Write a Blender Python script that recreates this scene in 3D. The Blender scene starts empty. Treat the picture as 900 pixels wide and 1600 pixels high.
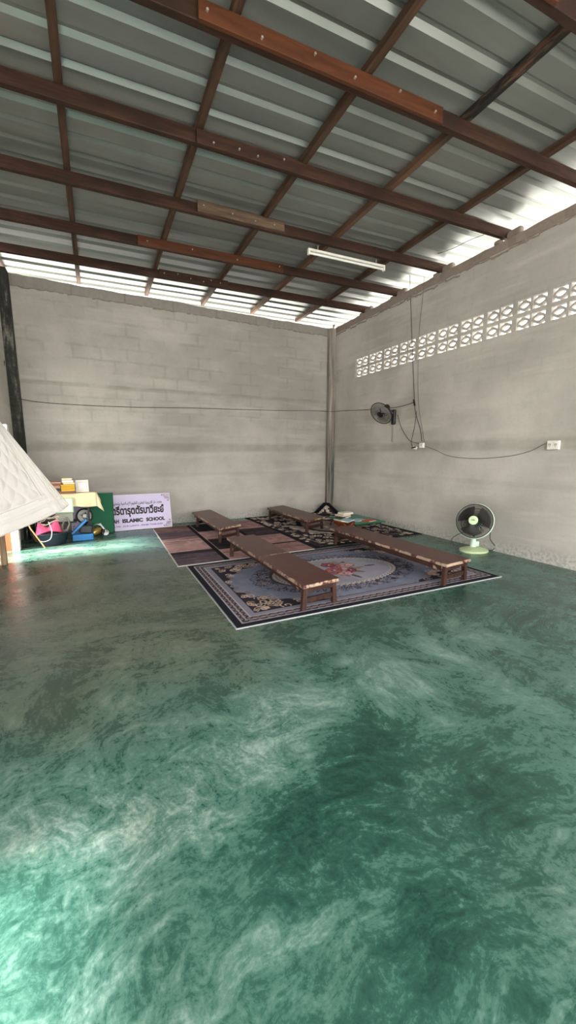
import bpy, bmesh, math, random, unicodedata
import numpy as np
from mathutils import Vector, Matrix
random.seed(7); RNG = np.random.default_rng(11)
SC = bpy.context.scene; COL = SC.collection
PI = math.pi
# ------------------------------------------------------------------ camera
F, HY, H = 594.0, 709.0, 1.35
def _cal():
    def n(v): v = np.array(v, float); return v/np.linalg.norm(v)
    vx = 450+(F*F+(HY-800)**2)/302.0
    X = n([vx-450, HY-800, F]); Y = n([148-450, HY-800, F]); Z = np.cross(X, Y)
    return np.array([X, Y, Z])
RC = _cal()
CP = np.array([0, 0, H])
def ray(px, py): return RC @ np.array([px-450, py-800, F])
def fl(px, py, z=0.0):
    r = ray(px, py); return Vector(CP+r*((z-H)/r[2]))
def wx(px, py, x):
    r = ray(px, py); return Vector(CP+r*(x/r[0]))
def wy(px, py, y):
    r = ray(px, py); return Vector(CP+r*(y/r[1]))
cam = bpy.data.cameras.new('camera'); camo = bpy.data.objects.new('camera', cam); COL.objects.link(camo)
M4 = Matrix.Identity(4)
for i in range(3):
    M4[i][0] = RC[i][0]; M4[i][1] = -RC[i][1]; M4[i][2] = -RC[i][2]; M4[i][3] = CP[i]
camo.matrix_world = M4
cam.sensor_fit = 'VERTICAL'; cam.sensor_height = 36.0; cam.lens = F/1600*36.0; cam.clip_start = .05; cam.clip_end = 500
SC.camera = camo
# ------------------------------------------------------------------ light
w = bpy.data.worlds.new('sky'); SC.world = w; w.use_nodes = True
bg = w.node_tree.nodes['Background']; bg.inputs[0].default_value = (1.0, .985, .97, 1); bg.inputs[1].default_value = 1.0
sun = bpy.data.lights.new('sun', 'SUN'); sun.energy = 2.6; sun.angle = .20; sun.color = (1, .98, .94)
suno = bpy.data.objects.new('sun', sun); COL.objects.link(suno)
suno.rotation_euler = Vector((.72, .03, -.92)).to_track_quat('-Z', 'Y').to_euler()
SC.view_settings.view_transform = 'Standard'; SC.view_settings.look = 'None'
SC.view_settings.gamma = 1; SC.view_settings.use_curve_mapping = False
SC.view_settings.exposure = 2.95
# ------------------------------------------------------------------ materials
def s2l(c):
    return tuple((v/12.92 if v <= .04045 else ((v+.055)/1.055)**2.4) for v in [q/255 for q in c])
class N:
    """small node-tree writer"""
    def __init__(s, name):
        s.m = bpy.data.materials.new(name); s.m.use_nodes = True; s.t = s.m.node_tree
        s.b = s.t.nodes['Principled BSDF']
    def add(s, typ, **k):
        n = s.t.nodes.new(typ)
        for a, v in k.items():
            if hasattr(n, a): setattr(n, a, v)
        return n
    def put(s, sock, v):
        if isinstance(v, bpy.types.NodeSocket): s.t.links.new(v, sock)
        elif isinstance(v, (int, float)): sock.default_value = v
        else:
            v = tuple(v); sock.default_value = v+(1,) if len(v) == 3 and sock.type == 'RGBA' else v
    def math(s, op, a, b=0, c=0):
        n = s.add('ShaderNodeMath', operation=op)
        for i, v in enumerate((a, b, c)): s.put(n.inputs[i], v)
        return n.outputs[0]
    def co(s, which='Object'): return s.add('ShaderNodeTexCoord').outputs[which]
    def map(s, v, scale=(1, 1, 1), rot=(0, 0, 0), loc=(0, 0, 0)):
        n = s.add('ShaderNodeMapping'); s.put(n.inputs[0], v)
        n.inputs[1].default_value = loc; n.inputs[2].default_value = rot; n.inputs[3].default_value = scale
        return n.outputs[0]
    def noise(s, v, scale=5, detail=4, rough=.55, dist=0.0, col=False):
        n = s.add('ShaderNodeTexNoise'); s.put(n.inputs['Vector'], v)
        n.inputs['Scale'].default_value = scale; n.inputs['Detail'].default_value = detail
        n.inputs['Roughness'].default_value = rough; n.inputs['Distortion'].default_value = dist
        return n.outputs['Color' if col else 'Fac']
    def ramp(s, f, stops, interp='LINEAR'):
        n = s.add('ShaderNodeValToRGB'); n.color_ramp.interpolation = interp; s.put(n.inputs[0], f)
        e = n.color_ramp.elements
        while len(e) < len(stops): e.new(.5)
        for q, (p, c) in zip(e, stops): q.position = p; q.color = tuple(c)+(1,) if len(c) == 3 else c
        return n.outputs[0]
    def step(s, f, a, b):
        n = s.add('ShaderNodeMapRange'); n.interpolation_type = 'SMOOTHSTEP'
        s.put(n.inputs[0], f); n.inputs[1].default_value = a; n.inputs[2].default_value = b
        return n.outputs[0]
    def mix(s, f, a, b, mode='MIX'):
        n = s.add('ShaderNodeMix', data_type='RGBA', blend_type=mode)
        s.put(n.inputs[0], f); s.put(n.inputs[6], a); s.put(n.inputs[7], b); return n.outputs[2]
    def sep(s, v):
        n = s.add('ShaderNodeSeparateXYZ'); s.put(n.inputs[0], v); return n.outputs
    def comb(s, x, y, z):
        n = s.add('ShaderNodeCombineXYZ')
        for i, v in enumerate((x, y, z)): s.put(n.inputs[i], v)
        return n.outputs[0]
    def vadd(s, a, b, op='ADD'):
        n = s.add('ShaderNodeVectorMath', operation=op); s.put(n.inputs[0], a); s.put(n.inputs[1], b); return n.outputs[0]
    def vscale(s, a, k):
        n = s.add('ShaderNodeVectorMath', operation='SCALE'); s.put(n.inputs[0], a); n.inputs['Scale'].default_value = k; return n.outputs[0]
    def bump(s, h, strength=.3, dist=.01):
        n = s.add('ShaderNodeBump'); n.inputs['Strength'].default_value = strength; n.inputs['Distance'].default_value = dist
        s.put(n.inputs['Height'], h); s.t.links.new(n.outputs[0], s.b.inputs['Normal'])
    def set(s, col=None, rough=None, metal=None, spec=None):
        if col is not None: s.put(s.b.inputs['Base Color'], col)
        if rough is not None: s.put(s.b.inputs['Roughness'], rough)
        if metal is not None: s.put(s.b.inputs['Metallic'], metal)
        if spec is not None: s.put(s.b.inputs['Specular IOR Level'], spec)
        return s.m
def plain(name, c, rough=.5, metal=0, var=.12, scale=25, bump=.0):
    n = N(name); c = s2l(c)
    f = n.noise(n.co(), scale, 3)
    col = n.mix(f, [v*(1-var) for v in c], [min(1, v*(1+var)) for v in c])
    if bump: n.bump(f, bump, .004)
    return n.set(col, rough, metal)
def wood(name, dark, light, rough=.6, axis=0, grain=22, wearc=None):
    n = N(name); sc = [grain]*3; sc[axis] = grain*.07
    o = n.co(); f = n.noise(n.map(o, sc), 1.0, 6, .6, .6)
    g = n.noise(o, 1.7, 4)
    col = n.mix(n.step(f, .3, .72), s2l(dark), s2l(light))
    col = n.mix(n.step(g, .5, .75), col, s2l(dark))
    if wearc: col = n.mix(n.step(n.noise(o, 9, 6, .7), .66, .7), col, s2l(wearc))
    n.bump(f, .15, .003)
    return n.set(col, rough, 0, .3)
def attr_mat(name, rough=.9, nscale=300, amt=.18, bumpd=.002):
    n = N(name); a = n.add('ShaderNodeAttribute'); a.attribute_name = 'dye'
    f = n.noise(n.co(), nscale, 2)
    col = n.mix(1.0, a.outputs['Color'], n.mix(f, (1-amt,)*3, (1+amt,)*3), 'MULTIPLY')
    n.bump(f, .4, bumpd)
    return n.set(col, rough, 0, .1)

def wall_material(name, axis, seed, h=.21, lift=1.0):
    """thin grey cement wash over concrete blocks; axis = the horizontal one"""
    n = N(name); o = n.add('ShaderNodeNewGeometry').outputs['Position']; x, y, z = n.sep(o)
    u = x if axis == 'x' else y
    warp = n.noise(o, 1.6, 3, .5, 0, True)
    p = n.vadd(n.comb(u, z, 0), n.vscale(n.vadd(warp, (.5, .5, .5), 'SUBTRACT'), .035))
    bt = n.add('ShaderNodeTexBrick'); n.put(bt.inputs['Vector'], p)
    bt.offset = .5; bt.inputs['Scale'].default_value = 1
    bt.inputs['Brick Width'].default_value = .42; bt.inputs['Row Height'].default_value = h
    bt.inputs['Mortar Size'].default_value = .042; bt.inputs['Mortar Smooth'].default_value = 1.0; bt.inputs['Bias'].default_value = 0
    bt.inputs['Color1'].default_value = (.35, .35, .35, 1); bt.inputs['Color2'].default_value = (.65, .65, .65, 1)
    bt.inputs['Mortar'].default_value = (.5, .5, .5, 1)
    so = n.vadd(o, (seed, seed*2.1, 0))
    big = n.noise(so, .55, 4, .55); mid = n.noise(so, 2.3, 5, .6); fine = n.noise(so, 26, 4, .6)
    streak = n.noise(n.map(so, (.7, .7, 5.5)), 1.0, 4, .55)
    base = n.mix(n.step(big, .32, .68), s2l((153, 148, 142)), s2l((182, 177, 169)))
    base = n.mix(n.math('MULTIPLY', n.step(mid, .45, .75), .45), base, s2l((150, 148, 138)))
    base = n.mix(n.math('MULTIPLY', n.step(streak, .48, .7), .35), base, s2l((192, 187, 178)))
    joint = n.math('MULTIPLY', n.math('POWER', bt.outputs['Fac'], 1.6), n.math('MULTIPLY', n.math('MULTIPLY', n.step(mid, .42, .62), n.step(z, 1.0, 2.6)), .24 if axis == 'x' else .10))
    base = n.mix(joint, base, s2l((112, 106, 99)))
    tone = n.mix(n.step(n.sep(bt.outputs['Color'])[0], .3, .7), (.965, .965, .965), (1.035, 1.035, 1.035))
    base = n.mix(n.math('MULTIPLY', n.step(z, 1.2, 2.2), .8), base, n.mix(1, base, tone, 'MULTIPLY'))
    # two stained horizontal bands where the tie courses run
    wob = n.math('MULTIPLY', n.math('SUBTRACT', n.noise(n.map(so, (1, 1, .2)), 1.2, 3), .5), .05)
    zz = n.math('ADD', z, wob)
    for zc, hw, amt in ((1.47, .12, .42), (2.50, .05, .30 if axis == 'x' else .0), (.95, .05, .12)):
        d = n.math('ABSOLUTE', n.math('SUBTRACT', zz, zc))
        m = n.math('MULTIPLY', n.math('SUBTRACT', 1, n.step(d, hw*.3, hw)), n.math('MULTIPLY', n.step(mid, .15, .6), amt))
        base = n.mix(m, base, s2l((112, 110, 94)))
    # damp foot of the wall
    foot = n.math('SUBTRACT', 1, n.step(n.math('ADD', z, n.math('MULTIPLY', mid, -.22)), -.06, .12))
    base = n.mix(n.math('MULTIPLY', foot, .34), base, n.mix(n.step(fine, .4, .6), s2l((96, 98, 92)), s2l((190, 190, 184))))
    base = n.mix(n.math('MULTIPLY', n.step(fine, .45, .8), .14), base, s2l((120, 116, 108)))
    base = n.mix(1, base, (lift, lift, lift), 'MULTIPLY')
    n.bump(n.math('SUBTRACT', n.math('MULTIPLY', fine, .6), n.math('MULTIPLY', joint, .8)), .2, .008)
    return n.set(base, .88, 0, .2)

def floor_material():
    n = N('green_painted_cement'); o = n.add('ShaderNodeNewGeometry').outputs['Position']
    w1 = n.vscale(n.vadd(n.noise(o, .42, 2, .5, 0, True), (.5, .5, .5), 'SUBTRACT'), 1.5)
    p = n.vadd(o, w1)
    w2 = n.vscale(n.vadd(n.noise(p, 2.1, 3, .55, 0, True), (.5, .5, .5), 'SUBTRACT'), .38)
    q = n.vadd(p, w2)
    big = n.noise(o, .55, 3, .5)
    # swept trowel bands
    wav = n.add('ShaderNodeTexWave', wave_type='RINGS', rings_direction='Z', wave_profile='SIN')
    n.put(wav.inputs['Vector'], n.vadd(q, (-.2, -2.2, 0))); wav.inputs['Scale'].default_value = .55
    wav.inputs['Distortion'].default_value = 5; wav.inputs['Detail'].default_value = 5
    wav.inputs['Detail Scale'].default_value = 2.2; wav.inputs['Detail Roughness'].default_value = .65
    sw = n.noise(n.map(q, (1, 3.6, 1), (0, 0, .35)), 3.2, 12, .76, .4)
    sw2 = n.noise(n.map(q, (1, 2.6, 1), (0, 0, -.5)), 2.6, 12, .78, .5)
    fine = n.noise(q, 17, 8, .75, .3); grit = n.noise(o, 60, 5, .7)
    v = n.math('ADD', n.math('ADD', n.math('MULTIPLY', sw, .40), n.math('MULTIPLY', sw2, .28)), .095)
    v = n.math('ADD', v, n.math('MULTIPLY', n.math('SUBTRACT', wav.outputs['Fac'], .5), .075))
    v = n.math('ADD', v, n.math('MULTIPLY', n.math('SUBTRACT', fine, .5), .46))
    v = n.math('ADD', v, n.math('MULTIPLY', n.math('SUBTRACT', big, .5), .22))
    v = n.math('ADD', v, n.math('MULTIPLY', n.math('SUBTRACT', grit, .5), .22))
    pw = n.sep(n.vadd(o, n.vscale(n.vadd(n.noise(o, 1.1, 5, .6, 0, True), (.5, .5, .5), 'SUBTRACT'), 1.3)))
    def blob(x0, y0, rx, ry):
        e = n.math('ADD', n.math('POWER', n.math('DIVIDE', n.math('SUBTRACT', pw[0], x0), rx), 2), n.math('POWER', n.math('DIVIDE', n.math('SUBTRACT', pw[1], y0), ry), 2))
        return n.math('SUBTRACT', 1, n.step(e, .1, 1.3))
    v = n.math('SUBTRACT', v, n.math('MULTIPLY', blob(.95, 1.0, .55, .5), .075))       # freshly painted, hardly worn
    v = n.math('SUBTRACT', v, n.math('MULTIPLY', blob(3.6, 2.2, 1.3, .7), .05))
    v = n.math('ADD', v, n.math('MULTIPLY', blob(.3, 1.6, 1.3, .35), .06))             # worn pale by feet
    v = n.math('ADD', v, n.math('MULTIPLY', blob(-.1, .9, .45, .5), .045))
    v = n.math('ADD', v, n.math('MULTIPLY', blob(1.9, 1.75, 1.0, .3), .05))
    v = n.math('ADD', v, n.math('MULTIPLY', blob(-.2, 5.9, 1.0, .6), .07))  # pool of daylight inside the doorway, painted paler into the floor colour
    col = n.ramp(v, [(.26, s2l((28, 60, 51))), (.36, s2l((42, 80, 69))), (.43, s2l((59, 99, 87))), (.50, s2l((86, 121, 109))),
                     (.58, s2l((120, 147, 136))), (.70, s2l((160, 179, 168)))])
    # browner trodden paint in patches
    br = n.step(n.noise(n.vadd(o, (7, 3, 0)), .5, 4, .6), .5, .7)
    col = n.mix(n.math('MULTIPLY', br, .45), col, n.mix(1, col, (1.35, .92, .80), 'MULTIPLY'))
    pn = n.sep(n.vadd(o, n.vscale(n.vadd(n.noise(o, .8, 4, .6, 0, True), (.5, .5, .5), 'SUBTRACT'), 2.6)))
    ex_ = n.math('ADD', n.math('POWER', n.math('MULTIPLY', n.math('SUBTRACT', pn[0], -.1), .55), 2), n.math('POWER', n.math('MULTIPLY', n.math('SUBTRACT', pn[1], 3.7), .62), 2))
    wear_reflect = n.math('MULTIPLY', n.math('SUBTRACT', 1, n.step(ex_, .3, 1.6)), .55)  # brown patch at left: worn paint plus a reflection painted into the colour
    col = n.mix(wear_reflect, col, n.mix(n.step(v, .35, .62), s2l((66, 70, 52)), s2l((140, 132, 108))))
    # white chips
    vo = n.add('ShaderNodeTexVoronoi'); n.put(vo.inputs['Vector'], n.vadd(o, n.vscale(n.noise(o, 30, 3, .5, 0, True), .05))); vo.inputs['Scale'].default_value = 7
    chip = n.math('MULTIPLY', n.math('SUBTRACT', 1, n.step(vo.outputs['Distance'], .025, .05)), n.step(n.noise(o, 2.2, 3), .5, .6))
    col = n.mix(n.math('MULTIPLY', chip, .8), col, s2l((215, 225, 216)))
    n.bump(n.math('ADD', n.math('MULTIPLY', v, .7), n.math('MULTIPLY', grit, .3)), .16, .010)
    r = n.math('ADD', .24, n.math('MULTIPLY', n.step(v, .35, .65), .30))
    return n.set(col, r, 0, .5)

def sheet_material():
    n = N('zinc_roof_sheet'); o = n.add('ShaderNodeNewGeometry').outputs['Position']; x, y, z = n.sep(o)
    f = n.noise(n.map(o, (.5, 6, 1)), 1.3, 5, .6); g = n.noise(o, 1.1, 3)
    col = n.mix(f, s2l((124, 128, 125)), s2l((156, 160, 156)))
    col = n.mix(n.math('MULTIPLY', n.step(g, .5, .75), .3), col, s2l((100, 106, 104)))
    n.bump(n.noise(n.map(o, (3, 9, 1)), 1.6, 3), .06, .02)
    return n.set(col, n.math('ADD', .27, n.math('MULTIPLY', f, .16)), .5)

def bench_top_material(name, hx, hy, shear):
    n = N(name); o = n.co(); x, y, z = n.sep(o)
    y2 = n.math('SUBTRACT', y, n.math('MULTIPLY', x, shear))
    d = n.math('MINIMUM', n.math('SUBTRACT', hx, n.math('ABSOLUTE', x)), n.math('SUBTRACT', hy, n.math('ABSOLUTE', y2)))
    oi = n.add('ShaderNodeObjectInfo').outputs['Random']
    so = n.vadd(o, n.comb(n.math('MULTIPLY', oi, 40), 0, 0))
    a = n.noise(so, 7, 6, .7); b = n.noise(so, 26, 5, .7)
    nz = n.math('ADD', n.math('MULTIPLY', a, .65), n.math('MULTIPLY', b, .35))
    chip = n.step(n.math('SUBTRACT', n.math('MULTIPLY', n.math('SUBTRACT', nz, .50), .14), n.math('MAXIMUM', d, 0)), -.004, .003)
    spot = n.step(n.noise(n.map(so, (1, 2.4, 1)), 17, 6, .75), .685, .70)
    m = n.math('MAXIMUM', chip, n.math('MULTIPLY', spot, .8))
    paint = n.mix(n.noise(so, 3, 5, .6), s2l((74, 40, 36)), s2l((98, 56, 50)))
    paint = n.mix(n.math('MULTIPLY', n.step(b, .5, .7), .35), paint, s2l((66, 38, 34)))
    col = n.mix(m, paint, n.mix(b, s2l((146, 118, 100)), s2l((198, 176, 152))))
    n.bump(n.math('SUBTRACT', b, n.math('MULTIPLY', m, .8)), .25, .004)
    return n.set(col, n.math('ADD', .38, n.math('MULTIPLY', m, .4)), 0, .4)

M = {}
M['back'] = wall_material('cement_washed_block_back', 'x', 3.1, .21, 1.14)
M['right'] = wall_material('cement_washed_block_right', 'y', 8.7, .21, 1.32)  # wash lightened to stand in for light from the left openings
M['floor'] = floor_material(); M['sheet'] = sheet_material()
M['rawblock'] = plain('raw_grey_block', (150, 144, 138), .92, 0, .2, 14, .5)
M['mortar'] = plain('squeezed_mortar', (146, 132, 122), .95, 0, .22, 30, .6)
M['rafter'] = wood('reddish_rafter_timber', (46, 30, 22), (74, 48, 36), .62, 0)
M['splice'] = wood('orange_brown_splice_timber', (72, 40, 24), (98, 56, 34), .55, 0)
M['purlin'] = wood('brown_purlin_timber', (66, 47, 37), (104, 78, 62), .7, 1)
M['greywood'] = wood('weathered_splice_timber', (84, 66, 54), (120, 98, 82), .75, 0)
M['legwood'] = wood('brown_painted_leg_wood', (46, 29, 25), (76, 48, 40), .5, 2, 22, (170, 138, 110))
M['legwood_y'] = wood('brown_painted_rail_wood', (46, 29, 25), (76, 48, 40), .5, 1, 22, (170, 138, 110))
M['redwood'] = wood('orange_red_stand_wood', (110, 52, 26), (160, 84, 44), .5, 2)
M['palewood'] = wood('pale_stick_wood', (176, 140, 96), (216, 186, 140), .6, 2)
M['postwood'] = wood('frame_post_wood', (120, 98, 76), (176, 150, 122), .7, 2)
M['nail'] = plain('bright_nail_head', (196, 190, 180), .35, .6)
M['white_plastic'] = plain('white_plastic', (232, 230, 222), .4)
M['white_enamel'] = plain('white_enamel', (228, 226, 216), .35)
M['tube'] = plain('unlit_tube_glass', (238, 238, 232), .2)
M['black'] = plain('black_plastic', (22, 22, 23), .42)
M['cable'] = plain('dark_cable', (52, 48, 46), .6)
M['greycable'] = plain('grey_cable', (122, 114, 106), .6)
M['wire'] = plain('dark_fan_wire', (44, 46, 44), .35, .5)
M['mint'] = plain('mint_green_plastic', (176, 222, 176), .35)
M['palemint'] = plain('pale_mint_plastic', (214, 240, 216), .35)
M['blade'] = plain('smoky_blade', (62, 58, 56), .3)
M['fanbase'] = plain('yellowish_green_fan_plastic', (196, 212, 166), .4)
M['fanhub'] = plain('pale_green_fan_plastic', (216, 236, 190), .4)
M['chrome'] = plain('bare_metal', (150, 150, 148), .35, .9)
M['gold'] = plain('brass_coloured_metal', (206, 164, 92), .3, .6)
M['green_board'] = plain('green_cloth_board', (8, 92, 60), .75, 0, .2, 9)
M['green_top'] = plain('green_table_laminate', (14, 108, 76), .35, 0, .15, 12)
M['lavender'] = plain('lavender_sign_face', (216, 206, 236), .4, 0, .03, 3)
M['sign_edge'] = plain('white_sign_edge', (226, 220, 222), .5)
M['sign_orn'] = plain('brown_sign_ornament', (126, 88, 92), .5)
M['ink'] = plain('black_lettering', (30, 22, 34), .5)
M['ink2'] = plain('violet_lettering', (112, 96, 146), .5)
M['cloth'] = plain('cream_tablecloth', (236, 218, 178), .9, 0, .12, 18, .3)
M['tub'] = plain('navy_tub_plastic', (38, 48, 58), .4)
M['pink'] = plain('pink_plastic_weave', (232, 96, 140), .5, 0, .2, 60)
M['blue'] = plain('blue_plastic', (30, 116, 178), .4)
M['bluedk'] = plain('dark_grey_mesh', (54, 58, 62), .6, 0, .3, 80)
M['greybox'] = plain('olive_grey_box', (150, 152, 138), .6)
M['darkwood'] = plain('black_painted_wood', (40, 36, 34), .6)
M['page'] = plain('book_pages', (232, 222, 200), .85, 0, .1, 120)
M['yellow'] = plain('yellow_book_cloth', (214, 164, 36), .6)
M['brownbk'] = plain('brown_book_cloth', (128, 84, 62), .6)
M['pinkbk'] = plain('dusty_pink_book_cloth', (184, 138, 116), .6)
M['creambk'] = plain('cream_book_cover', (222, 206, 174), .6)
M['whitebk'] = plain('white_book_cover', (238, 232, 224), .4)
M['redbk'] = plain('red_book_cover', (186, 66, 58), .5)
M['bluebk'] = plain('light_blue_book_cover', (160, 190, 204), .5)
M['darkbk'] = plain('dark_book_cover', (44, 52, 46), .5)
M['orange'] = plain('orange_painted_wall', (196, 92, 56), .8)
M['jamb'] = plain('whitewashed_jamb', (232, 228, 220), .85, 0, .06, 20)
M['backdrop'] = plain('off_white_printed_cloth', (238, 233, 227), .55, 0, .03, 6)
M['backdrop_line'] = plain('beige_moulding_cloth', (176, 156, 134), .6, 0, .05, 10)
M['bottle'] = plain('dark_bottle_glass', (40, 48, 36), .15)
M['rope'] = plain('pale_cord', (206, 190, 170), .8)
def pillar_material():
    n = N('black_stained_pillar'); o = n.co()
    a = n.noise(n.map(o, (9, 9, 1.1)), 1.0, 6, .65, .5); b = n.noise(o, 14, 5, .7)
    col = n.ramp(n.math('ADD', n.math('MULTIPLY', a, .75), n.math('MULTIPLY', b, .25)), [(.36, s2l((34, 35, 33))), (.52, s2l((62, 62, 57))), (.64, s2l((140, 136, 126)))])
    n.bump(a, .4, .02); return n.set(col, .85, 0, .2)
M['pillar'] = pillar_material()
def column_material():
    n = N('rough_cast_column'); o = n.co()
    a = n.noise(n.map(o, (14, 14, .8)), 1.0, 5, .6); b = n.noise(o, 12, 5, .65); x, y, z = n.sep(o)
    col = n.mix(n.step(a, .35, .65), s2l((118, 110, 102)), s2l((178, 170, 160)))
    low = n.math('SUBTRACT', 1, n.step(n.math('ADD', z, n.math('MULTIPLY', b, .6)), 1.6, 2.3))
    col = n.mix(n.math('MULTIPLY', low, n.step(a, .4, .62)), col, s2l((62, 72, 64)))
    n.bump(n.math('ADD', a, b), .5, .02); return n.set(col, .9, 0, .2)
M['column'] = column_material()
def ground_material():
    n = N('sunlit_pale_ground'); o = n.co()
    return n.set(n.mix(n.noise(o, .4, 5), s2l((170, 168, 160)), s2l((194, 191, 184))), .95)
M['ground'] = ground_material()
# ------------------------------------------------------------------ mesh helpers
WLOC = {}
def wloc(o):
    return WLOC.get(o.name, Vector((0, 0, 0))) if o is not None else Vector((0, 0, 0))
class MB:
    def __init__(s): s.v = []; s.f = []; s.sm = []
    def add(s, vs, fs, smooth=False):
        b = len(s.v); s.v += [tuple(q) for q in vs]; s.f += [tuple(i+b for i in f) for f in fs]; s.sm += [smooth]*len(fs); return s
    def bm(s, bm, smooth=False):
        bm.verts.ensure_lookup_table()
        s.add([v.co.copy() for v in bm.verts], [[v.index for v in f.verts] for f in bm.faces], smooth); bm.free(); return s
    def box(s, c, size, rot=None, bevel=.004, seg=2, taper=None):
        bm = bmesh.new(); bmesh.ops.create_cube(bm, size=1)
        for v in bm.verts:
            if taper and v.co.z > 0: v.co.x *= taper; v.co.y *= taper
            v.co = Vector((v.co.x*size[0], v.co.y*size[1], v.co.z*size[2]))
        if bevel: bmesh.ops.bevel(bm, geom=bm.edges[:], offset=min(bevel, min(size)*.45), segments=seg, affect='EDGES', profile=.5)
        m = Matrix.Translation(c)
        if rot is not None: m = m @ (rot.to_4x4() if isinstance(rot, Matrix) else Matrix.Rotation(rot, 4, 'Z'))
        bmesh.ops.transform(bm, matrix=m, verts=bm.verts[:]); bm.verts.index_update()
        return s.bm(bm)
    def hexa(s, p, bevel=.003):
        """eight corners: four below, four above"""
        bm = bmesh.new(); vs = [bm.verts.new(q) for q in p]
        for f in ((3, 2, 1, 0), (4, 5, 6, 7), (0, 1, 5, 4), (1, 2, 6, 5), (2, 3, 7, 6), (3, 0, 4, 7)): bm.faces.new([vs[i] for i in f])
        bmesh.ops.recalc_face_normals(bm, faces=bm.faces[:])
        if bevel: bmesh.ops.bevel(bm, geom=bm.edges[:], offset=bevel, segments=2, affect='EDGES', profile=.5)
        bm.verts.index_update(); return s.bm(bm)
    def bar(s, a, b, wd, ht, up=(0, 0, 1), bevel=.004):
        a = Vector(a); b = Vector(b); d = (b-a); L = d.length; x = d.normalized(); u = Vector(up)
        y = u.cross(x).normalized(); z = x.cross(y)
        R = Matrix((x, y, z)).transposed()
        return s.box((a+b)/2, (L, wd, ht), R, bevel)
    def tube(s, pts, r, n=8, caps=True):
        pts = [Vector(p) for p in pts]; m = len(pts); rs = r if isinstance(r, (list, tuple)) else [r]*m
        prev = None; vs = []; fs = []
        for i, p in enumerate(pts):
            t = (pts[min(i+1, m-1)]-pts[max(i-1, 0)]).normalized()
            u = prev if prev is not None else (Vector((0, 0, 1)) if abs(t.z) < .9 else Vector((1, 0, 0)))
            u = (u-t*u.dot(t)).normalized(); prev = u; v = t.cross(u)
            for k in range(n):
                a = 2*PI*k/n; vs.append(p+(u*math.cos(a)+v*math.sin(a))*rs[i])
        for i in range(m-1):
            for k in range(n):
                fs.append((i*n+k, i*n+(k+1) % n, (i+1)*n+(k+1) % n, (i+1)*n+k))
        if caps: fs.append(tuple(range(n))[::-1]); fs.append(tuple((m-1)*n+k for k in range(n)))
        return s.add(vs, fs, True)
    def ring(s, c, R, ax, r, n=48, k=6):
        """closed torus: centre c, radius R, in the plane of the two columns of ax"""
        u, v = Vector(ax[0]), Vector(ax[1]); nn = u.cross(v).normalized(); c = Vector(c); vs = []; fs = []
        for i in range(n):
            a = 2*PI*i/n; d = u*math.cos(a)+v*math.sin(a)
            for j in range(k):
                b = 2*PI*j/k; vs.append(c+d*(R+r*math.cos(b))+nn*(r*math.sin(b)))
        for i in range(n):
            for j in range(k): fs.append((i*k+j, ((i+1) % n)*k+j, ((i+1) % n)*k+(j+1) % k, i*k+(j+1) % k))
        return s.add(vs, fs, True)
    def lathe(s, prof, n=40, c=(0, 0, 0), R=None, sx=1, sy=1, caps=True):
        vs = []; fs = []; c = Vector(c)
        for r, z in prof:
            for i in range(n):
                a = 2*PI*i/n; p = Vector((r*math.cos(a)*sx, r*math.sin(a)*sy, z))
                if R is not None: p = R @ p
                vs.append(p+c)
        m = len(prof)
        for j in range(m-1):
            for i in range(n): fs.append((j*n+i, j*n+(i+1) % n, (j+1)*n+(i+1) % n, (j+1)*n+i))
        if caps: fs.append(tuple(range(n))[::-1]); fs.append(tuple((m-1)*n+i for i in range(n)))
        return s.add(vs, fs, True)
    def poly(s, pts, vec):
        """prism: flat outline pts pushed along vec"""
        n = len(pts); v = Vector(vec); pts = [Vector(p) for p in pts]
        vs = pts+[p+v for p in pts]
        fs = [tuple(range(n))[::-1], tuple(range(n, 2*n))]+[(i, (i+1) % n, n+(i+1) % n, n+i) for i in range(n)]
        return s.add(vs, fs)
    def build(s, name, mat, parent=None, loc=None, auto=True):
        me = bpy.data.meshes.new(name)
        V = np.array([tuple(q) for q in s.v], float)
        if parent is not None: L = Vector(loc) if loc is not None else wloc(parent)
        elif loc is not None: L = Vector(loc)
        else: L = Vector(((V[:, 0].min()+V[:, 0].max())/2, (V[:, 1].min()+V[:, 1].max())/2, V[:, 2].min()))
        V = V-np.array(L)
        me.from_pydata(V.tolist(), [], s.f)
        me.polygons.foreach_set('use_smooth', s.sm); me.materials.append(mat); me.update()
        bm = bmesh.new(); bm.from_mesh(me); bmesh.ops.recalc_face_normals(bm, faces=bm.faces[:]); bm.to_mesh(me); bm.free()
        if auto and any(s.sm):
            me.set_sharp_from_angle(angle=math.radians(40))
        return link(name, me, parent, L)
def link(name, me, parent, L):
    o = bpy.data.objects.new(name, me); COL.objects.link(o)
    if parent is not None: o.parent = parent; o.location = L-wloc(parent)
    else: o.location = L
    WLOC[o.name] = Vector(L); return o
def thing(name, loc, label, cat, group=None):
    o = bpy.data.objects.new(name, None); o.empty_display_size = .1; COL.objects.link(o); o.location = loc; WLOC[o.name] = Vector(loc)
    return tag(o, label, cat, group)
def tag(o, label, cat, group=None):
    o['label'] = label; o['category'] = cat
    if group: o['group'] = group
    return o
def struct(o, label=None):
    o['kind'] = 'structure'
    if label: o['label'] = label
    return o
def lerp(a, b, t): return a+(b-a)*t
def smooth_path(pts, n=8):
    pts = [Vector(p) for p in pts]; out = []
    P = [pts[0]]+pts+[pts[-1]]
    for i in range(1, len(P)-2):
        p0, p1, p2, p3 = P[i-1:i+3]
        for k in range(n):
            t = k/n
            out.append(.5*((2*p1)+(p2-p0)*t+(2*p0-5*p1+4*p2-p3)*t*t+(3*p1-p0-3*p2+p3)*t**3))
    out.append(pts[-1]); return out
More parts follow.
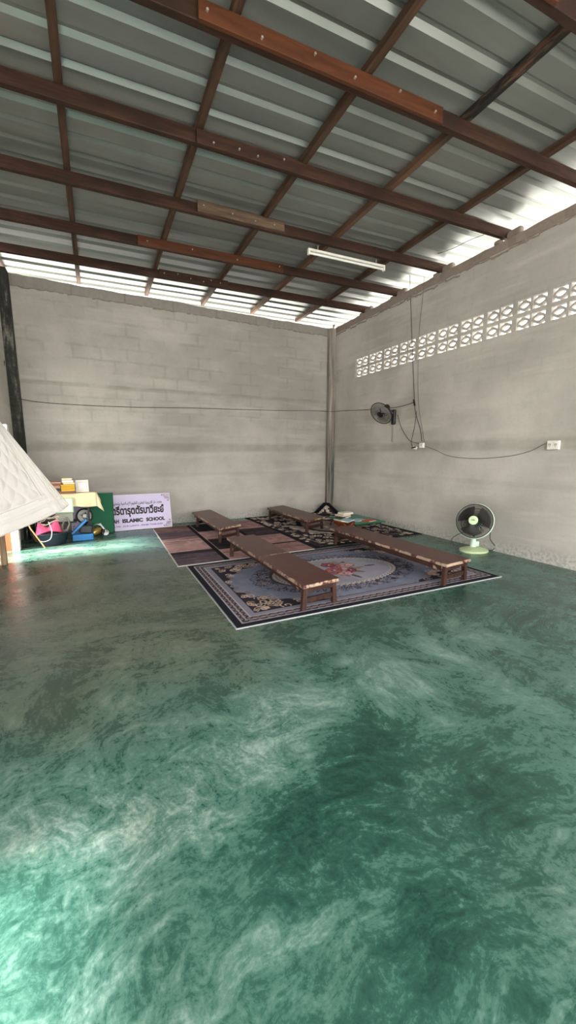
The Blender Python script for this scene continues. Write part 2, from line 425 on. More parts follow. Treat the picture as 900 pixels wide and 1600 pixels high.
# ------------------------------------------------------------------ setting
XL, XR, YB, YF = -1.12, 4.92, 7.56, -2.2
ZW = 4.09; ZS = 4.29
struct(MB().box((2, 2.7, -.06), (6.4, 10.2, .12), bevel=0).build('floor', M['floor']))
g = MB().add([(-40, -40, -.10), (45, -40, -.10), (45, 50, -.10), (-40, 50, -.10)], [(0, 1, 2, 3)]).build('ground', M['ground']); struct(g)

def wobble_top(mb, a, b, z0, z1, th, axis, amp, seed):
    """the unplastered crest of a wall: blocks with an uneven bead of mortar on top"""
    r = random.Random(seed); n = 90; prev = 0; hs = []
    for i in range(n+1):
        prev = prev*.82+r.uniform(-1, 1)*amp*.5; hs.append(prev)
    vs = []; fs = []
    for i in range(n+1):
        t = lerp(a, b, i/n); h = z1+hs[i]; j = r.uniform(-.004, .012)
        for d, z in ((-.004-j, z0), (-.008-j, h-.015), (.02, h), (th-.02, h), (th, h-.015), (th, z0)):
            vs.append((t, d, z) if axis == 'x' else (d, t, z))
    for i in range(n):
        for k in range(5): fs.append((i*6+k, i*6+k+1, (i+1)*6+k+1, (i+1)*6+k))
        fs.append((i*6+5, i*6, (i+1)*6, (i+1)*6+5))
    fs.append((0, 1, 2, 3, 4, 5)); fs.append(tuple(n*6+k for k in range(6)))
    mb.add(vs, fs, False); return mb
# back wall
bw = struct(MB().box(((XL+XR)/2, YB+.05, (ZW-.17)/2), (XR-XL+.2, .10, ZW-.17), bevel=0).build('wall_back', M['back']))
crest = wobble_top(MB(), XL-.1, XR+.1, 0, .17, .10, 'x', .012, 5)
crest.v = [(x, y+YB, z+ZW-.17) for x, y, z in crest.v]
struct(crest.build('block_crest', M['rawblock'], bw))
cr = MB(); r = random.Random(3)
for k in range(15):                                   # open joints between the crest blocks, filled roughly
    x = XL+.15+k*.405; cr.box((x, YB-.004, ZW-.09), (.014, .02, .15), bevel=.004)
pts = [(x, YB-.008, ZW-.175+r.uniform(-.012, .012)) for x in np.arange(XL, XR, .06)]
for i in range(len(pts)-1):
    if r.random() < .75: cr.tube([pts[i], pts[i+1]], r.uniform(.005, .012), 5)
struct(cr.build('mortar_joint', M['mortar'], bw))
# right wall with the strip of openings for the ventilation blocks
VZ0, VZ1, VY1, PITCH, NB = 2.885, 3.285, 6.70, .42, 11
VY0 = VY1-NB*PITCH
rw = MB()
def rbox(y0, y1, z0, z1): rw.box((XR+.05, (y0+y1)/2, (z0+z1)/2), (.10, y1-y0, z1-z0), bevel=0)
rbox(YF, YB, 0, VZ0); rbox(YF, YB, VZ1, ZW-.13); rbox(YF, VY0, VZ0, VZ1); rbox(VY1, YB, VZ0, VZ1)
rwo = struct(rw.build('wall_right', M['right']))
crest = wobble_top(MB(), YF, YB+.1, 0, .13, .10, 'y', .010, 9)
crest.v = [(x+XR, y, z+ZW-.13) for x, y, z in crest.v]
struct(crest.build('wall_crest', M['mortar'], rwo))
mr = MB(); r = random.Random(8); y = YF
while y < YB-.05:                                     # rough bead of squeezed-out mortar
    L = r.uniform(.05, .22); z = ZW-.15+r.uniform(-.03, .012); q = [(XR-.006, y+L*t, z+r.uniform(-.012, .012)) for t in (0, .33, .66, 1)]
    mr.tube(q, [r.uniform(.006, .016) for _ in q], 6)
    if r.random() < .6: mr.tube([(XR-.004, y, z+.05), (XR-.004, y+L, z+.05+r.uniform(-.02, .02))], r.uniform(.005, .012), 5)
    y += L+r.uniform(-.01, .03)
struct(mr.build('mortar_bead', M['mortar'], rwo))
# left wall: a doorway at the back, open bays near the camera
lw = MB()
def lbox(y0, y1, z0, z1): lw.box((XL-.05, (y0+y1)/2, (z0+z1)/2), (.10, y1-y0, z1-z0), bevel=0)
lbox(6.46, YB, 0, ZW); lbox(5.58, 6.46, 2.3, ZW); lbox(1.3, 5.58, 0, ZW); lbox(YF, 1.3, 1.35, ZW)  # last piece: unseen low lintel, added to narrow the sun patch on the floor
lwo = struct(lw.build('wall_left', M['right']))
struct(MB().box((-1.075, 6.41, .87), (.09, .10, 1.74), bevel=.004).build('trim_1', M['jamb'], lwo))
struct(MB().box((-1.40, 6.425, .85), (.55, .05, 1.7), bevel=.004).build('trim_2', M['orange']))
# pillars in the two back corners
pb = MB()
pb.hexa([(-1.18, 7.35, 0), (-.985, 7.35, 0), (-.985, 7.56, 0), (-1.18, 7.56, 0), (-1.20, 7.35, ZW), (-.995, 7.35, ZW), (-.995, 7.56, ZW), (-1.20, 7.56, ZW)], .008)
struct(pb.build('pillar', M['pillar']))
cb = MB().box((XR-.075, YB-.07, 2.03), (.15, .14, 4.06), bevel=.012)
co_ = struct(cb.build('column', M['column']))
cb = MB().bar((XR-.152, YB-.12, 0), (XR-.152, YB-.12, 3.05), .012, .03, (1, 0, 0), .003)
cb.bar((XR-.05, YB-.145, 1.62), (XR-.05, YB-.145, 3.1), .012, .035, (1, 0, 0), .003)
struct(cb.build('shuttering_ridge', M['mortar'], co_))
rb = MB(); r = random.Random(2)
for k in range(5):                                    # reinforcement ends sprouting from the column head
    a = r.uniform(0, 6); rb.tube([(XR-.09+.03*math.cos(a), YB-.09+.03*math.sin(a), 4.0), (XR-.09+.07*math.cos(a), YB-.09+.07*math.sin(a), 4.16)], .006, 6)
struct(rb.build('rebar_end', M['rafter'], co_))

# corrugated roof sheet (ribs run along x, like the rafters)
SL = -.069                                            # the rafters are not quite square to the back wall
prof = []; y = -3.2
while y < 8.6:
    k_ = random.Random(int(y*100)+40); a_, b_ = k_.uniform(-.006, .006), k_.uniform(-.007, .007)
    prof += [(y, a_), (y+.08, (a_+b_)/2), (y+.165, b_), (y+.195, .028), (y+.220, .028)]; y += .25
xs = np.linspace(-1.75, 5.65, 30); vs = []; fs = []
for x in xs:
    for (py_, pz) in prof: vs.append((x, py_+SL*x*1.0, ZS+pz+.004*math.sin(py_*3.1+x)))
m = len(prof)
for i in range(len(xs)-1):
    for k in range(m-1): fs.append((i*m+k, i*m+k+1, (i+1)*m+k+1, (i+1)*m+k))
ce = MB().add(vs, fs).build('ceiling', M['sheet'], None, (0, 0, 0)); struct(ce)
so = ce.modifiers.new('thickness', 'SOLIDIFY'); so.thickness = .002; so.offset = 1
# purlins (thin battens running away from the camera)
PZ = ZS-.035
pn = ['purlin left of all the others, over the left wall', 'first purlin from the left wall', 'second purlin from the left wall', 'third purlin from the left, over the fluorescent tube',
      'fourth purlin from the left, blackened with mould near the camera', 'purlin nearest the right wall, beside the bright eave']
for k, x0 in enumerate((-1.12, -.065, 1.03, 2.065, 3.10, 4.15)):
    o = MB().bar((x0-.012, -2.6, PZ), (x0+.02, 7.9, PZ), .062, .066, (0, 0, 1), .004).build('purlin', M['purlin'])
    tag(o, 'brown timber ' + pn[k], 'purlin', 'purlins under the roof sheet')
    if k == 4:
        mo = N('mould_blackened_timber'); c0 = mo.co(); a = mo.noise(mo.map(c0, (14, 3, 14)), 1, 6, .7); yy = mo.sep(c0)[1]
        near = mo.math('SUBTRACT', 1, mo.step(yy, .0, .5)); far = mo.step(yy, -1.1, -.6)
        mk = mo.math('MULTIPLY', mo.math('MULTIPLY', near, far), mo.step(a, .36, .5))
        mo.set(mo.mix(mk, mo.mix(a, s2l((84, 58, 44)), s2l((124, 92, 72))), s2l((26, 25, 23))), .75)
        o.data.materials[0] = mo.m
# rafters
RZ = PZ-.033-.058
names = ['roof rafter nearest the camera, just above the top right corner', 'rafter with a long orange splice board, second from the camera', 'third rafter from the camera, with a short bolted splice',
         'rafter that the fluorescent tube fitting hangs under', 'second rafter from the back wall, with a splice board', 'rafter nearest the back wall']
RAF = (1.99, 2.93, 3.92, 4.95, 5.93, 6.83)
for k, y0 in enumerate(RAF):
    def rp(x, dz=0, dy=0): return Vector((x, y0+SL*x+dy, RZ+dz))
    root = thing('roof_rafter', rp(2, -.058), 'reddish brown timber ' + names[k], 'rafter', 'rafters under the roof')
    MB().bar(rp(-1.7), rp(5.03), .055, .116, (0, 0, 1), .004).build('beam', M['rafter'], root)
    sp = {0: (1.2, 2.74), 1: (.78, 2.80), 2: (1.0, 1.95), 3: (1.25, 2.33), 4: (.70, 2.78), 5: (1.1, 2.2)}[k]
    dz = {0: -.01, 1: -.012, 2: -.02, 3: .012, 4: -.008, 5: 0}[k]
    mat = {0: 'splice', 1: 'splice', 2: 'rafter', 3: 'greywood', 4: 'splice', 5: 'rafter'}[k]
    b = MB().bar(rp(sp[0], dz, -.044), rp(sp[1], dz, -.044), .03, .116, (0, 0, 1), .003).build('splice_board', M[mat], root)
    nails = 6 if k in (1, 5) else 4
    for j in range(nails):
        x = lerp(sp[0]+.1, sp[1]-.1, j/(nails-1))+random.uniform(-.05, .05); p = rp(x, dz+random.uniform(-.03, .03), -.059)
        MB().tube([p, p+Vector((0, -.016, 0))], .0085, 8).build('nail', M['nail'], b)
lm = MB(); r = random.Random(12)
for y0 in RAF:                                        # lumps of mortar packed beside each rafter end
    yy = y0+SL*4.95
    lm.box((XR+.045, yy-.13, ZW+.028), (.085, .20, .10), r.uniform(-.06, .06), .03, 3); lm.box((XR+.04, yy+.09, ZW+.01), (.075, .10, .06), r.uniform(-.1, .1), .022, 3)
struct(lm.build('mortar_packing', M['mortar'], rwo))
# ------------------------------------------------------------------ ventilation blocks: part of the right wall
def vent_block(y1, z0, hgt):
    mb = MB(); th = .064; xc = XR+.04; W = PITCH; ew, eh = .162, hgt-.045; gap = (W-2*ew)
    mb.box((xc, y1-W/2, z0+.0225/2), (th, W, .0225), bevel=0); mb.box((xc, y1-W/2, z0+hgt-.0225/2), (th, W, .0225), bevel=0)
    g1 = .03; g0 = (gap-g1)/2
    for (a, b) in ((0, g0), (g0+ew, g0+ew+g1), (W-g0, W)): mb.box((xc, y1-(a+b)/2, z0+hgt/2), (th, b-a, hgt-.045), bevel=0)
    for e0 in (g0, g0+ew+g1):
        yc = y1-e0-ew/2; zc = z0+hgt/2
        for s in (1, -1):                              # two curved ribs that make the eye
            n = 14; out = []; inn = []
            for i in range(n+1):
                t = -1+2*i/n; h = (1-t*t)
                out.append((yc+t*ew/2, zc+s*(h*eh*.37+.005))); inn.append((yc+t*ew/2, zc+s*max(.0, h*eh*.37-.028)))
            vs = []; fs = []
            for x in (xc-th/2+.006, xc+th/2-.006):
                vs += [(x, a, b) for a, b in out]+[(x, a, b) for a, b in inn]
            m = n+1
            for i in range(n):
                fs += [(i, i+1, m+i+1, m+i), (2*m+i, 3*m+i, 3*m+i+1, 2*m+i+1), (i, 2*m+i, 2*m+i+1, i+1), (m+i, m+i+1, 3*m+i+1, 3*m+i)]
            mb.add(vs, fs)
    return mb
vroot = bpy.data.objects.new('window_1', None); COL.objects.link(vroot); vroot.location = (XR, (VY0+VY1)/2, VZ0); WLOC['window_1'] = Vector(vroot.location); struct(vroot)
RH = (VZ1-VZ0)/2
first = None
for row in range(2):
    for k in range(NB):
        L = Vector((XR, VY1-k*PITCH, VZ0+row*RH))
        if first is None: first = vent_block(L.y, L.z, RH).build('vent_block', M['right'], vroot, L); struct(first)
        else:
            c = first.copy(); COL.objects.link(c); c.parent = vroot; c.location = L-WLOC['window_1']
# ------------------------------------------------------------------ rugs
def rug(name, x0, x1, y0, y1, z, img, mat, label, lift=None, skew=0.0, front=0.0):
    """img rows: front (y0) to back; thin rug with its own skirt down to the floor"""
    h, wd = img.shape[:2]; X, Y = np.meshgrid(np.linspace(x0, x1, wd), np.linspace(0, 1, h))
    t = (X-x0)/(x1-x0)
    YY = y0+front*t+(y1-y0-front*t)*Y; XX = X+skew*Y
    Z = np.full_like(X, z)
    if lift: XX, YY, Z = lift(XX, YY, Z)
    V = np.stack([XX, YY, Z], -1).reshape(-1, 3)
    idx = np.arange(h*wd).reshape(h, wd)
    Fq = np.stack([idx[:-1, :-1], idx[:-1, 1:], idx[1:, 1:], idx[1:, :-1]], -1).reshape(-1, 4)
    ring = np.concatenate([idx[0, :], idx[1:, -1], idx[-1, :-1][::-1], idx[1:-1, 0][::-1]])
    SK = V[ring].copy(); SK[:, 2] = np.maximum(SK[:, 2]-z, 0.0); base = len(V); n = len(ring)
    V2 = np.concatenate([V, SK]); nx = np.roll(np.arange(n), -1)
    Fs = np.stack([ring, base+np.arange(n), base+nx, ring[nx]], -1)
    Fa = np.concatenate([Fq, Fs])
    L = np.array([(x0+x1)/2, (y0+y1)/2, 0])
    me = bpy.data.meshes.new(name); me.vertices.add(len(V2)); me.vertices.foreach_set('co', (V2-L).astype(np.float32).ravel())
    me.loops.add(Fa.size); me.loops.foreach_set('vertex_index', Fa.astype(np.int32).ravel())
    me.polygons.add(len(Fa)); me.polygons.foreach_set('loop_start', np.arange(0, Fa.size, 4, dtype=np.int32))
    me.update(calc_edges=True)
    C = img.reshape(-1, 3); C = np.concatenate([C, C[ring]])
    C = np.where(C <= .04045, C/12.92, ((C+.055)/1.055)**2.4)
    at = me.color_attributes.new('dye', 'FLOAT_COLOR', 'POINT')
    at.data.foreach_set('color', np.concatenate([C, np.ones((len(C), 1))], 1).astype(np.float32).ravel())
    me.materials.append(mat); me.validate()
    o = link(name, me, None, Vector(L)); return tag(o, label, 'rug')
def vnoise(h, wd, cells, seed, octv=4):
    r = np.random.default_rng(seed); out = np.zeros((h, wd)); amp = 1; tot = 0
    cy, cx = cells
    for _ in range(octv):
        gx, gy = int(cx)+2, int(cy)+2; G = r.random((gy, gx))
        yy = np.linspace(0, cy, h); xx = np.linspace(0, cx, wd)
        yi = np.minimum(yy.astype(int), gy-2); xi = np.minimum(xx.astype(int), gx-2)
        fy = (yy-yi)[:, None]; fx = (xx-xi)[None, :]; fy = fy*fy*(3-2*fy); fx = fx*fx*(3-2*fx)
        a = G[np.ix_(yi, xi)]; b = G[np.ix_(yi, xi+1)]; c = G[np.ix_(yi+1, xi)]; d = G[np.ix_(yi+1, xi+1)]
        out += amp*((a*(1-fx)+b*fx)*(1-fy)+(c*(1-fx)+d*fx)*fy); tot += amp
        amp *= .55; cy *= 2; cx *= 2
    return out/tot
class Canvas:
    """colour of the dyed pile, in metres"""
    def __init__(s, W, Hh, res, c):
        s.w = int(W/res)+1; s.h = int(Hh/res)+1; s.W = W; s.H = Hh
        s.X, s.Y = np.meshgrid(np.linspace(0, W, s.w), np.linspace(0, Hh, s.h))
        s.I = np.zeros((s.h, s.w, 3))+np.array(c)/255
    def fill(s, mask, c, a=1.0):
        k = (mask.astype(float)*a)[..., None]; s.I = s.I*(1-k)+np.array(c)/255*k
    def dot(s, x, y, r, c, a=1.0, sq=1.0, rot=0.0):
        x0, x1 = int((x-r)/s.W*(s.w-1)), int((x+r)/s.W*(s.w-1))+2; y0, y1 = int((y-r)/s.H*(s.h-1)), int((y+r)/s.H*(s.h-1))+2
        x0, y0 = max(x0, 0), max(y0, 0); x1, y1 = min(x1, s.w), min(y1, s.h)
        if x1 <= x0 or y1 <= y0: return
        dx = s.X[y0:y1, x0:x1]-x; dy = s.Y[y0:y1, x0:x1]-y
        u = dx*math.cos(rot)+dy*math.sin(rot); v = -dx*math.sin(rot)+dy*math.cos(rot)
        k = ((u*u+(v/sq)**2) < r*r).astype(float)[..., None]*a
        s.I[y0:y1, x0:x1] = s.I[y0:y1, x0:x1]*(1-k)+np.array(c)/255*k
    def line(s, pts, r, c, a=1.0):
        for (p, q) in zip(pts[:-1], pts[1:]):
            L = math.hypot(q[0]-p[0], q[1]-p[1]); n = max(1, int(L/(r*.8)))
            for i in range(n+1): s.dot(p[0]+(q[0]-p[0])*i/n, p[1]+(q[1]-p[1])*i/n, r, c, a)
    def scroll(s, x, y, R, a0, turn, r, c):
        pts = []
        for i in range(26):
            t = i/25; rr = R*(1-.85*t); a = a0+turn*t*1.6*2*PI*.8
            pts.append((x+rr*math.cos(a), y+rr*math.sin(a)))
        s.line(pts, r, c)
    def border(s, d0, d1):
        d = np.minimum(np.minimum(s.X, s.W-s.X), np.minimum(s.Y, s.H-s.Y)); return (d >= d0) & (d < d1)
# blue-grey oval rug
def paint_blue():
    W, Hh = 3.05, 1.98; c = Canvas(W, Hh, .0055, (120, 124, 143)); r = random.Random(4)
    nz = vnoise(c.h, c.w, (14, 22), 1); nf = vnoise(c.h, c.w, (60, 90), 2, 3)
    I = c.I; c.I = I*(0.9+.25*nz[..., None])
    cx, cy = W/2, Hh/2
    e = np.sqrt(((c.X-cx)/(W/2-.26))**2+((c.Y-cy)/(Hh/2-.20))**2)
    # corners outside the oval
    ax, ay = np.abs(c.X-cx), np.abs(c.Y-cy); ang = np.arctan2(ay/Hh, ax/W)
    def edge(x, y): return (x/(W/2-.25))**2.1+(y/(Hh/2-.2))**2.1
    sc_ = edge(ax, ay)+.06*np.sin(ang*26)
    corner = c.border(.245, 9) & (sc_ > 1.02)
    c.fill(corner, (46, 45, 54)); c.fill(c.border(.245, 9) & (sc_ > .93) & (sc_ <= 1.02) & (nf > .45), (120, 112, 120))
    beige = (198, 174, 158); beige2 = (164, 142, 130)
    for sx in (-1, 1):
        for sy in (-1, 1):
            ox, oy = cx+sx*(W/2-.26), cy+sy*(Hh/2-.26)
            for k in range(95):
                u = r.random()*.95; v = r.random()*.62; x, y = ox-sx*u, oy-sy*v; q = edge(abs(x-cx), abs(y-cy))
                if q < .93: continue
                c.scroll(x, y, r.uniform(.035, .07) if q < 1.35 else r.uniform(.025, .05), r.uniform(0, 6.28), r.choice((-1, 1)), .0068, beige if r.random() < .7 else beige2)
    # outer plain field edge tone + wreath
    lace = np.abs(nf-.5)
    wr = (e > .60) & (e < .82)
    c.fill(wr & (lace < .055), (58, 54, 64), .85); c.fill(wr & (nz > .52) & (lace < .12), (84, 78, 90), .7)
    for k in range(150):
        a = r.uniform(0, 2*PI); q = r.uniform(.60, .78); x = cx+q*(W/2-.26)*math.cos(a); y = cy+q*(Hh/2-.2)*math.sin(a)
        c.scroll(x, y, r.uniform(.02, .055), r.uniform(0, 6), r.choice((-1, 1)), .006, r.choice([(62, 56, 62), (78, 70, 76), (150, 138, 142), (52, 48, 58)]))
    c.fill((e < .60), (150, 148, 160)); c.I = np.where((e < .60)[..., None], c.I*(.92+.16*nz[..., None]), c.I)
    c.fill((np.abs(e-.60) < .014), (172, 162, 160)); c.fill((np.abs(e-.63) < .010), (70, 64, 70))
    for k in range(70):
        a = 2*PI*k/70; x = cx+.585*(W/2-.26)*math.cos(a); y = cy+.585*(Hh/2-.2)*math.sin(a)
        c.scroll(x, y, .035, a, 1, .007, (186, 176, 172)); c.dot(x, y, .010, (92, 80, 82))
    # bouquet
    for k in range(34):
        a = r.uniform(0, 2*PI); q = r.uniform(.15, .50); x, y = cx+q*math.cos(a)*1.0, cy+q*math.sin(a)*.58; c.dot(x, y, r.uniform(.06, .12), r.choice([(112, 104, 96), (134, 122, 112), (86, 82, 82), (160, 138, 128)]), .9, .32, a+r.uniform(-.6, .6))
    for k in range(17):
        a = r.uniform(0, 2*PI); q = r.uniform(0, .42); x, y = cx+q*math.cos(a)*1.1, cy+q*math.sin(a)*.62; R = r.uniform(.06, .10)
        base = r.choice([(158, 102, 108), (184, 138, 138), (134, 70, 80), (200, 166, 162)])
        c.dot(x, y, R, tuple(v*.62 for v in base))
        for j in range(7):
            b = 2*PI*j/7+a; c.dot(x+.55*R*math.cos(b), y+.55*R*math.sin(b), R*.42, tuple(min(255, v*r.uniform(.85, 1.15)) for v in base), 1, .75, b)
        c.dot(x, y, R*.30, tuple(v*.7 for v in base)); c.dot(x+.01, y, R*.16, (226, 190, 180))
    # border: pale binding, black band, thin lines, plaited band
    c.fill(c.border(.185, .245), (132, 128, 142)); c.fill(c.border(.240, .252), (52, 50, 58))
    d = np.minimum(np.minimum(c.X, W-c.X), np.minimum(c.Y, Hh-c.Y))
    c.fill(c.border(.075, .185), (122, 112, 122)); c.fill(c.border(.075, .086), (176, 172, 180)); c.fill(c.border(.174, .185), (176, 172, 180))
    along = np.where(np.minimum(c.X, W-c.X) < np.minimum(c.Y, Hh-c.Y), c.Y, c.X)
    tw = np.abs((d-.13)-.030*np.sin(along*2*PI/.16)); tw2 = np.abs((d-.13)+.030*np.sin(along*2*PI/.16))
    bb = c.border(.088, .172); c.fill(bb & (tw < .011), (58, 48, 56)); c.fill(bb & (tw2 < .011), (76, 62, 68)); c.fill(bb & (np.abs(d-.13) < .006), (166, 150, 150))
    c.fill(c.border(.012, .075), (34, 36, 44)); c.fill(c.border(0, .007), (176, 176, 178))
    return c.I
def paint_stripe():
    W, Hh = 1.92, 2.80; c = Canvas(W, Hh, .009, (150, 122, 124)); r = random.Random(9)
    st = vnoise(c.h, c.w, (70, 3), 5, 3); nz = vnoise(c.h, c.w, (40, 30), 6)
    pal = {'p': (168, 130, 128), 'm': (104, 88, 98), 'k': (36, 33, 38), 'l': (184, 150, 146), 'd': (70, 60, 68), 'b': (140, 108, 104)}
    def cell(x0, x1, y0, y1, a, b, amt=.5):
        m = (c.X >= x0) & (c.X < x1) & (c.Y >= y0) & (c.Y < y1); c.fill(m, pal[a]); c.fill(m & (st > .53), pal[b], amt)
    # columns of cells, front to back
    for (x0, x1, rows) in ((0, .60, [(0, .55, 'm', 'd'), (.55, .72, 'd', 'k'), (.72, 1.55, 'l', 'p'), (1.55, 1.72, 'p', 'd'), (1.72, 2.25, 'm', 'd'), (2.25, 2.8, 'b', 'd')]),
                           (.66, 1.32, [(0, .62, 'l', 'p'), (.62, 1.35, 'k', 'd'), (1.35, 2.05, 'l', 'p'), (2.05, 2.8, 'k', 'k')]),
                           (1.38, 1.92, [(0, .55, 'b', 'p'), (.55, .62, 'k', 'k'), (.62, 1.25, 'p', 'b'), (1.25, 1.95, 'd', 'k'), (1.95, 2.8, 'p', 'm')])):
        for (y0, y1, a, b) in rows: cell(x0, x1, y0, y1, a, b)
        for k in range(9):
            y = r.uniform(.1, 2.7); c.fill((c.X > x0+.02) & (c.X < x0+r.uniform(.3, 1)*(x1-x0)) & (np.abs(c.Y-y) < r.uniform(.006, .018)), (40, 34, 40), .8)
    c.fill((np.abs(c.X-.63) < .035), (26, 25, 30)); c.fill((np.abs(c.X-1.35) < .035), (26, 25, 30))
    c.fill((np.abs(c.X-.672) < .006), (190, 160, 156), .7)
    c.I *= (.82+.36*nz[..., None]); c.fill((c.X < .016) | (c.Y < .012), (200, 194, 190))
    return np.clip(c.I, 0, 1)
def paint_dark():
    W, Hh = 2.19, 2.92; c = Canvas(W, Hh, .0085, (44, 40, 50)); r = random.Random(14)
    nz = vnoise(c.h, c.w, (26, 20), 12); nf = vnoise(c.h, c.w, (70, 52), 13, 3)
    cx, cy = W/2, Hh/2; e = np.sqrt(((c.X-cx)/(W/2-.28))**2+((c.Y-cy)/(Hh/2-.28))**2)
    c.fill(e < .98, (36, 36, 52)); c.fill((e > .62) & (e < .9) & (nz > .48), (190, 174, 160)); c.fill((e < .5), (158, 146, 140)); c.fill((e < .5) & (nf > .55), (120, 104, 104), .7)
    for k in range(210):
        x, y = r.uniform(.2, W-.2), r.uniform(.2, Hh-.2)
        q = math.hypot((x-cx)/(W/2-.28), (y-cy)/(Hh/2-.28))
        if q > .56: c.scroll(x, y, r.uniform(.03, .075), r.uniform(0, 6), r.choice((-1, 1)), .012, r.choice([(228, 212, 194), (206, 188, 172), (164, 146, 136)]))
        elif q < .4: c.dot(x, y, r.uniform(.03, .06), r.choice([(176, 120, 116), (206, 190, 180), (120, 100, 84)]), .9, .7, r.uniform(0, 3))
    bb = c.border(.085, .215); c.fill(bb, (52, 47, 52))
    for k in range(150):
        t = r.random(); side = r.randrange(4); d = r.uniform(.10, .20)
        x, y = [(d, t*Hh), (W-d, t*Hh), (t*W, d), (t*W, Hh-d)][side]; c.scroll(x, y, .035, r.uniform(0, 6), 1, .010, r.choice([(222, 206, 190), (190, 172, 160)]))
    c.fill(c.border(.215, .235), (158, 142, 132)); c.fill(c.border(.012, .085), (24, 23, 28)); c.fill(c.border(0, .013), (60, 58, 62))
    c.I *= (.85+.3*nf[..., None]); return np.clip(c.I, 0, 1)
pile = attr_mat('woven_rug_pile')
rug('blue_oval_rug', .885, 3.94, 2.66, 4.53, .007, paint_blue(), pile, 'blue-grey rug with an oval flower wreath, nearest the camera under two benches', None, .01, -.10)
rug('striped_rug', .80, 2.715, 4.555, 7.185, .008, paint_stripe(), pile, 'striped pink, mauve and black rug in front of the school sign', None, .05, 0)
def lift_dark(X, Y, Z):
    """the far right corner of the rug stands up against the wall corner"""
    k = np.clip(((X-4.66)+(Y-7.26)-.0)/.10, 0, 10); s = k*.10
    d = np.minimum(s, .34); up = d > 0
    c = d/math.sqrt(2)
    nx = np.where(up, X-c*.92, X); ny = np.where(up, Y-c*.92, Y)
    return nx, ny, np.where(up, Z+d*.72, Z)
rug('dark_floral_rug', 2.735, 4.87, 4.56, 7.49, .010, paint_dark(), pile, 'black and beige floral rug in the far corner, its back corner propped up', lift_dark, 0, .06)
# ------------------------------------------------------------------ benches
def bench(x0, x1, y0, y1, h, shear, split, legs, label, apron=.045):
    """long low bench; shear slants the end cuts, split = where two boards butt"""
    root = thing('low_bench', ((x0+x1)/2, (y0+y1)/2, 0), label, 'bench', 'low brown benches on the rugs')
    t = .032; xm = (x0+x1)/2
    def cell(ya, yb, z0, z1, ins=0):
        q = []
        for z in (z0, z1):
            for (x, y) in ((x0+ins, ya), (x1-ins, ya), (x1-ins, yb), (x0+ins, yb)): q.append((x, y+shear*(x-xm), z))
        return q
    cuts = [y0]+([split] if split else [])+[y1]
    for a, b in zip(cuts[:-1], cuts[1:]):
        g = .003 if split else 0
        hx, hy = (x1-x0)/2, (b-a)/2-g
        mb = MB().hexa(cell(a+g, b-g, h-t, h), .006)
        mb.build('seat_board', bench_top_material('chipped_brown_paint', hx, hy, shear), root, (xm, (a+b)/2, h-t/2))
    for s, xx in ((0, x0+.035), (1, x1-.035)):
        sh = shear*(xx-xm); MB().bar((xx, y0+.10+sh, h-t-apron/2-.001), (xx, y1-.10+sh, h-t-apron/2-.001), .022, apron, (0, 0, 1), .003).build('side_rail', M['legwood_y'], root)
    for yy, dirn in ((y0+legs[0], -1), (y1-legs[1], 1)):
        for s in (-1, 1):
            xx = xm+s*((x1-x0)/2-.045); sh = shear*(xx-xm); sp = s*.014; w2 = .021
            q = [(xx-w2+sp, yy-w2+sh, 0.012), (xx+w2+sp, yy-w2+sh, 0.012), (xx+w2+sp, yy+w2+sh, 0.012), (xx-w2+sp, yy+w2+sh, 0.012),
                 (xx-w2, yy-w2+sh, h-t-.001), (xx+w2, yy-w2+sh, h-t-.001), (xx+w2, yy+w2+sh, h-t-.001), (xx-w2, yy+w2+sh, h-t-.001)]
            MB().hexa(q, .004).build('leg', M['legwood'], root)
        a = Vector((x0+.06, yy+shear*(x0+.06-xm), h-t-.028)); b = Vector((x1-.06, yy+shear*(x1-.06-xm), h-t-.028))
        MB().bar(a, b, .026, .05, (0, 0, 1), .003).build('end_rail', M['legwood_y'], root)
        a = a.copy(); b = b.copy(); a.z = b.z = .095
        MB().bar(a, b, .024, .045, (0, 0, 1), .003).build('stretcher', M['legwood_y'], root)
    return root
bench(1.49, 1.89, 2.70, 4.80, .25, .10, 3.72, (.05, .10), 'long chipped brown bench nearest the camera, on the left half of the blue rug')
bench(3.08, 3.49, 2.60, 4.76, .25, .10, None, (.05, .12), 'long chipped brown bench on the right half of the blue rug, toward the green fan', .06)
bench(1.58, 1.99, 5.52, 7.32, .25, .45, 5.98+.35, (.07, .30), 'brown bench on the striped rug, with a pale strip across its seat')
bench(3.12, 3.60, 5.58, 7.30, .24, .45, None, (.07, .10), 'brown bench farthest back, on the dark floral rug by the corner')
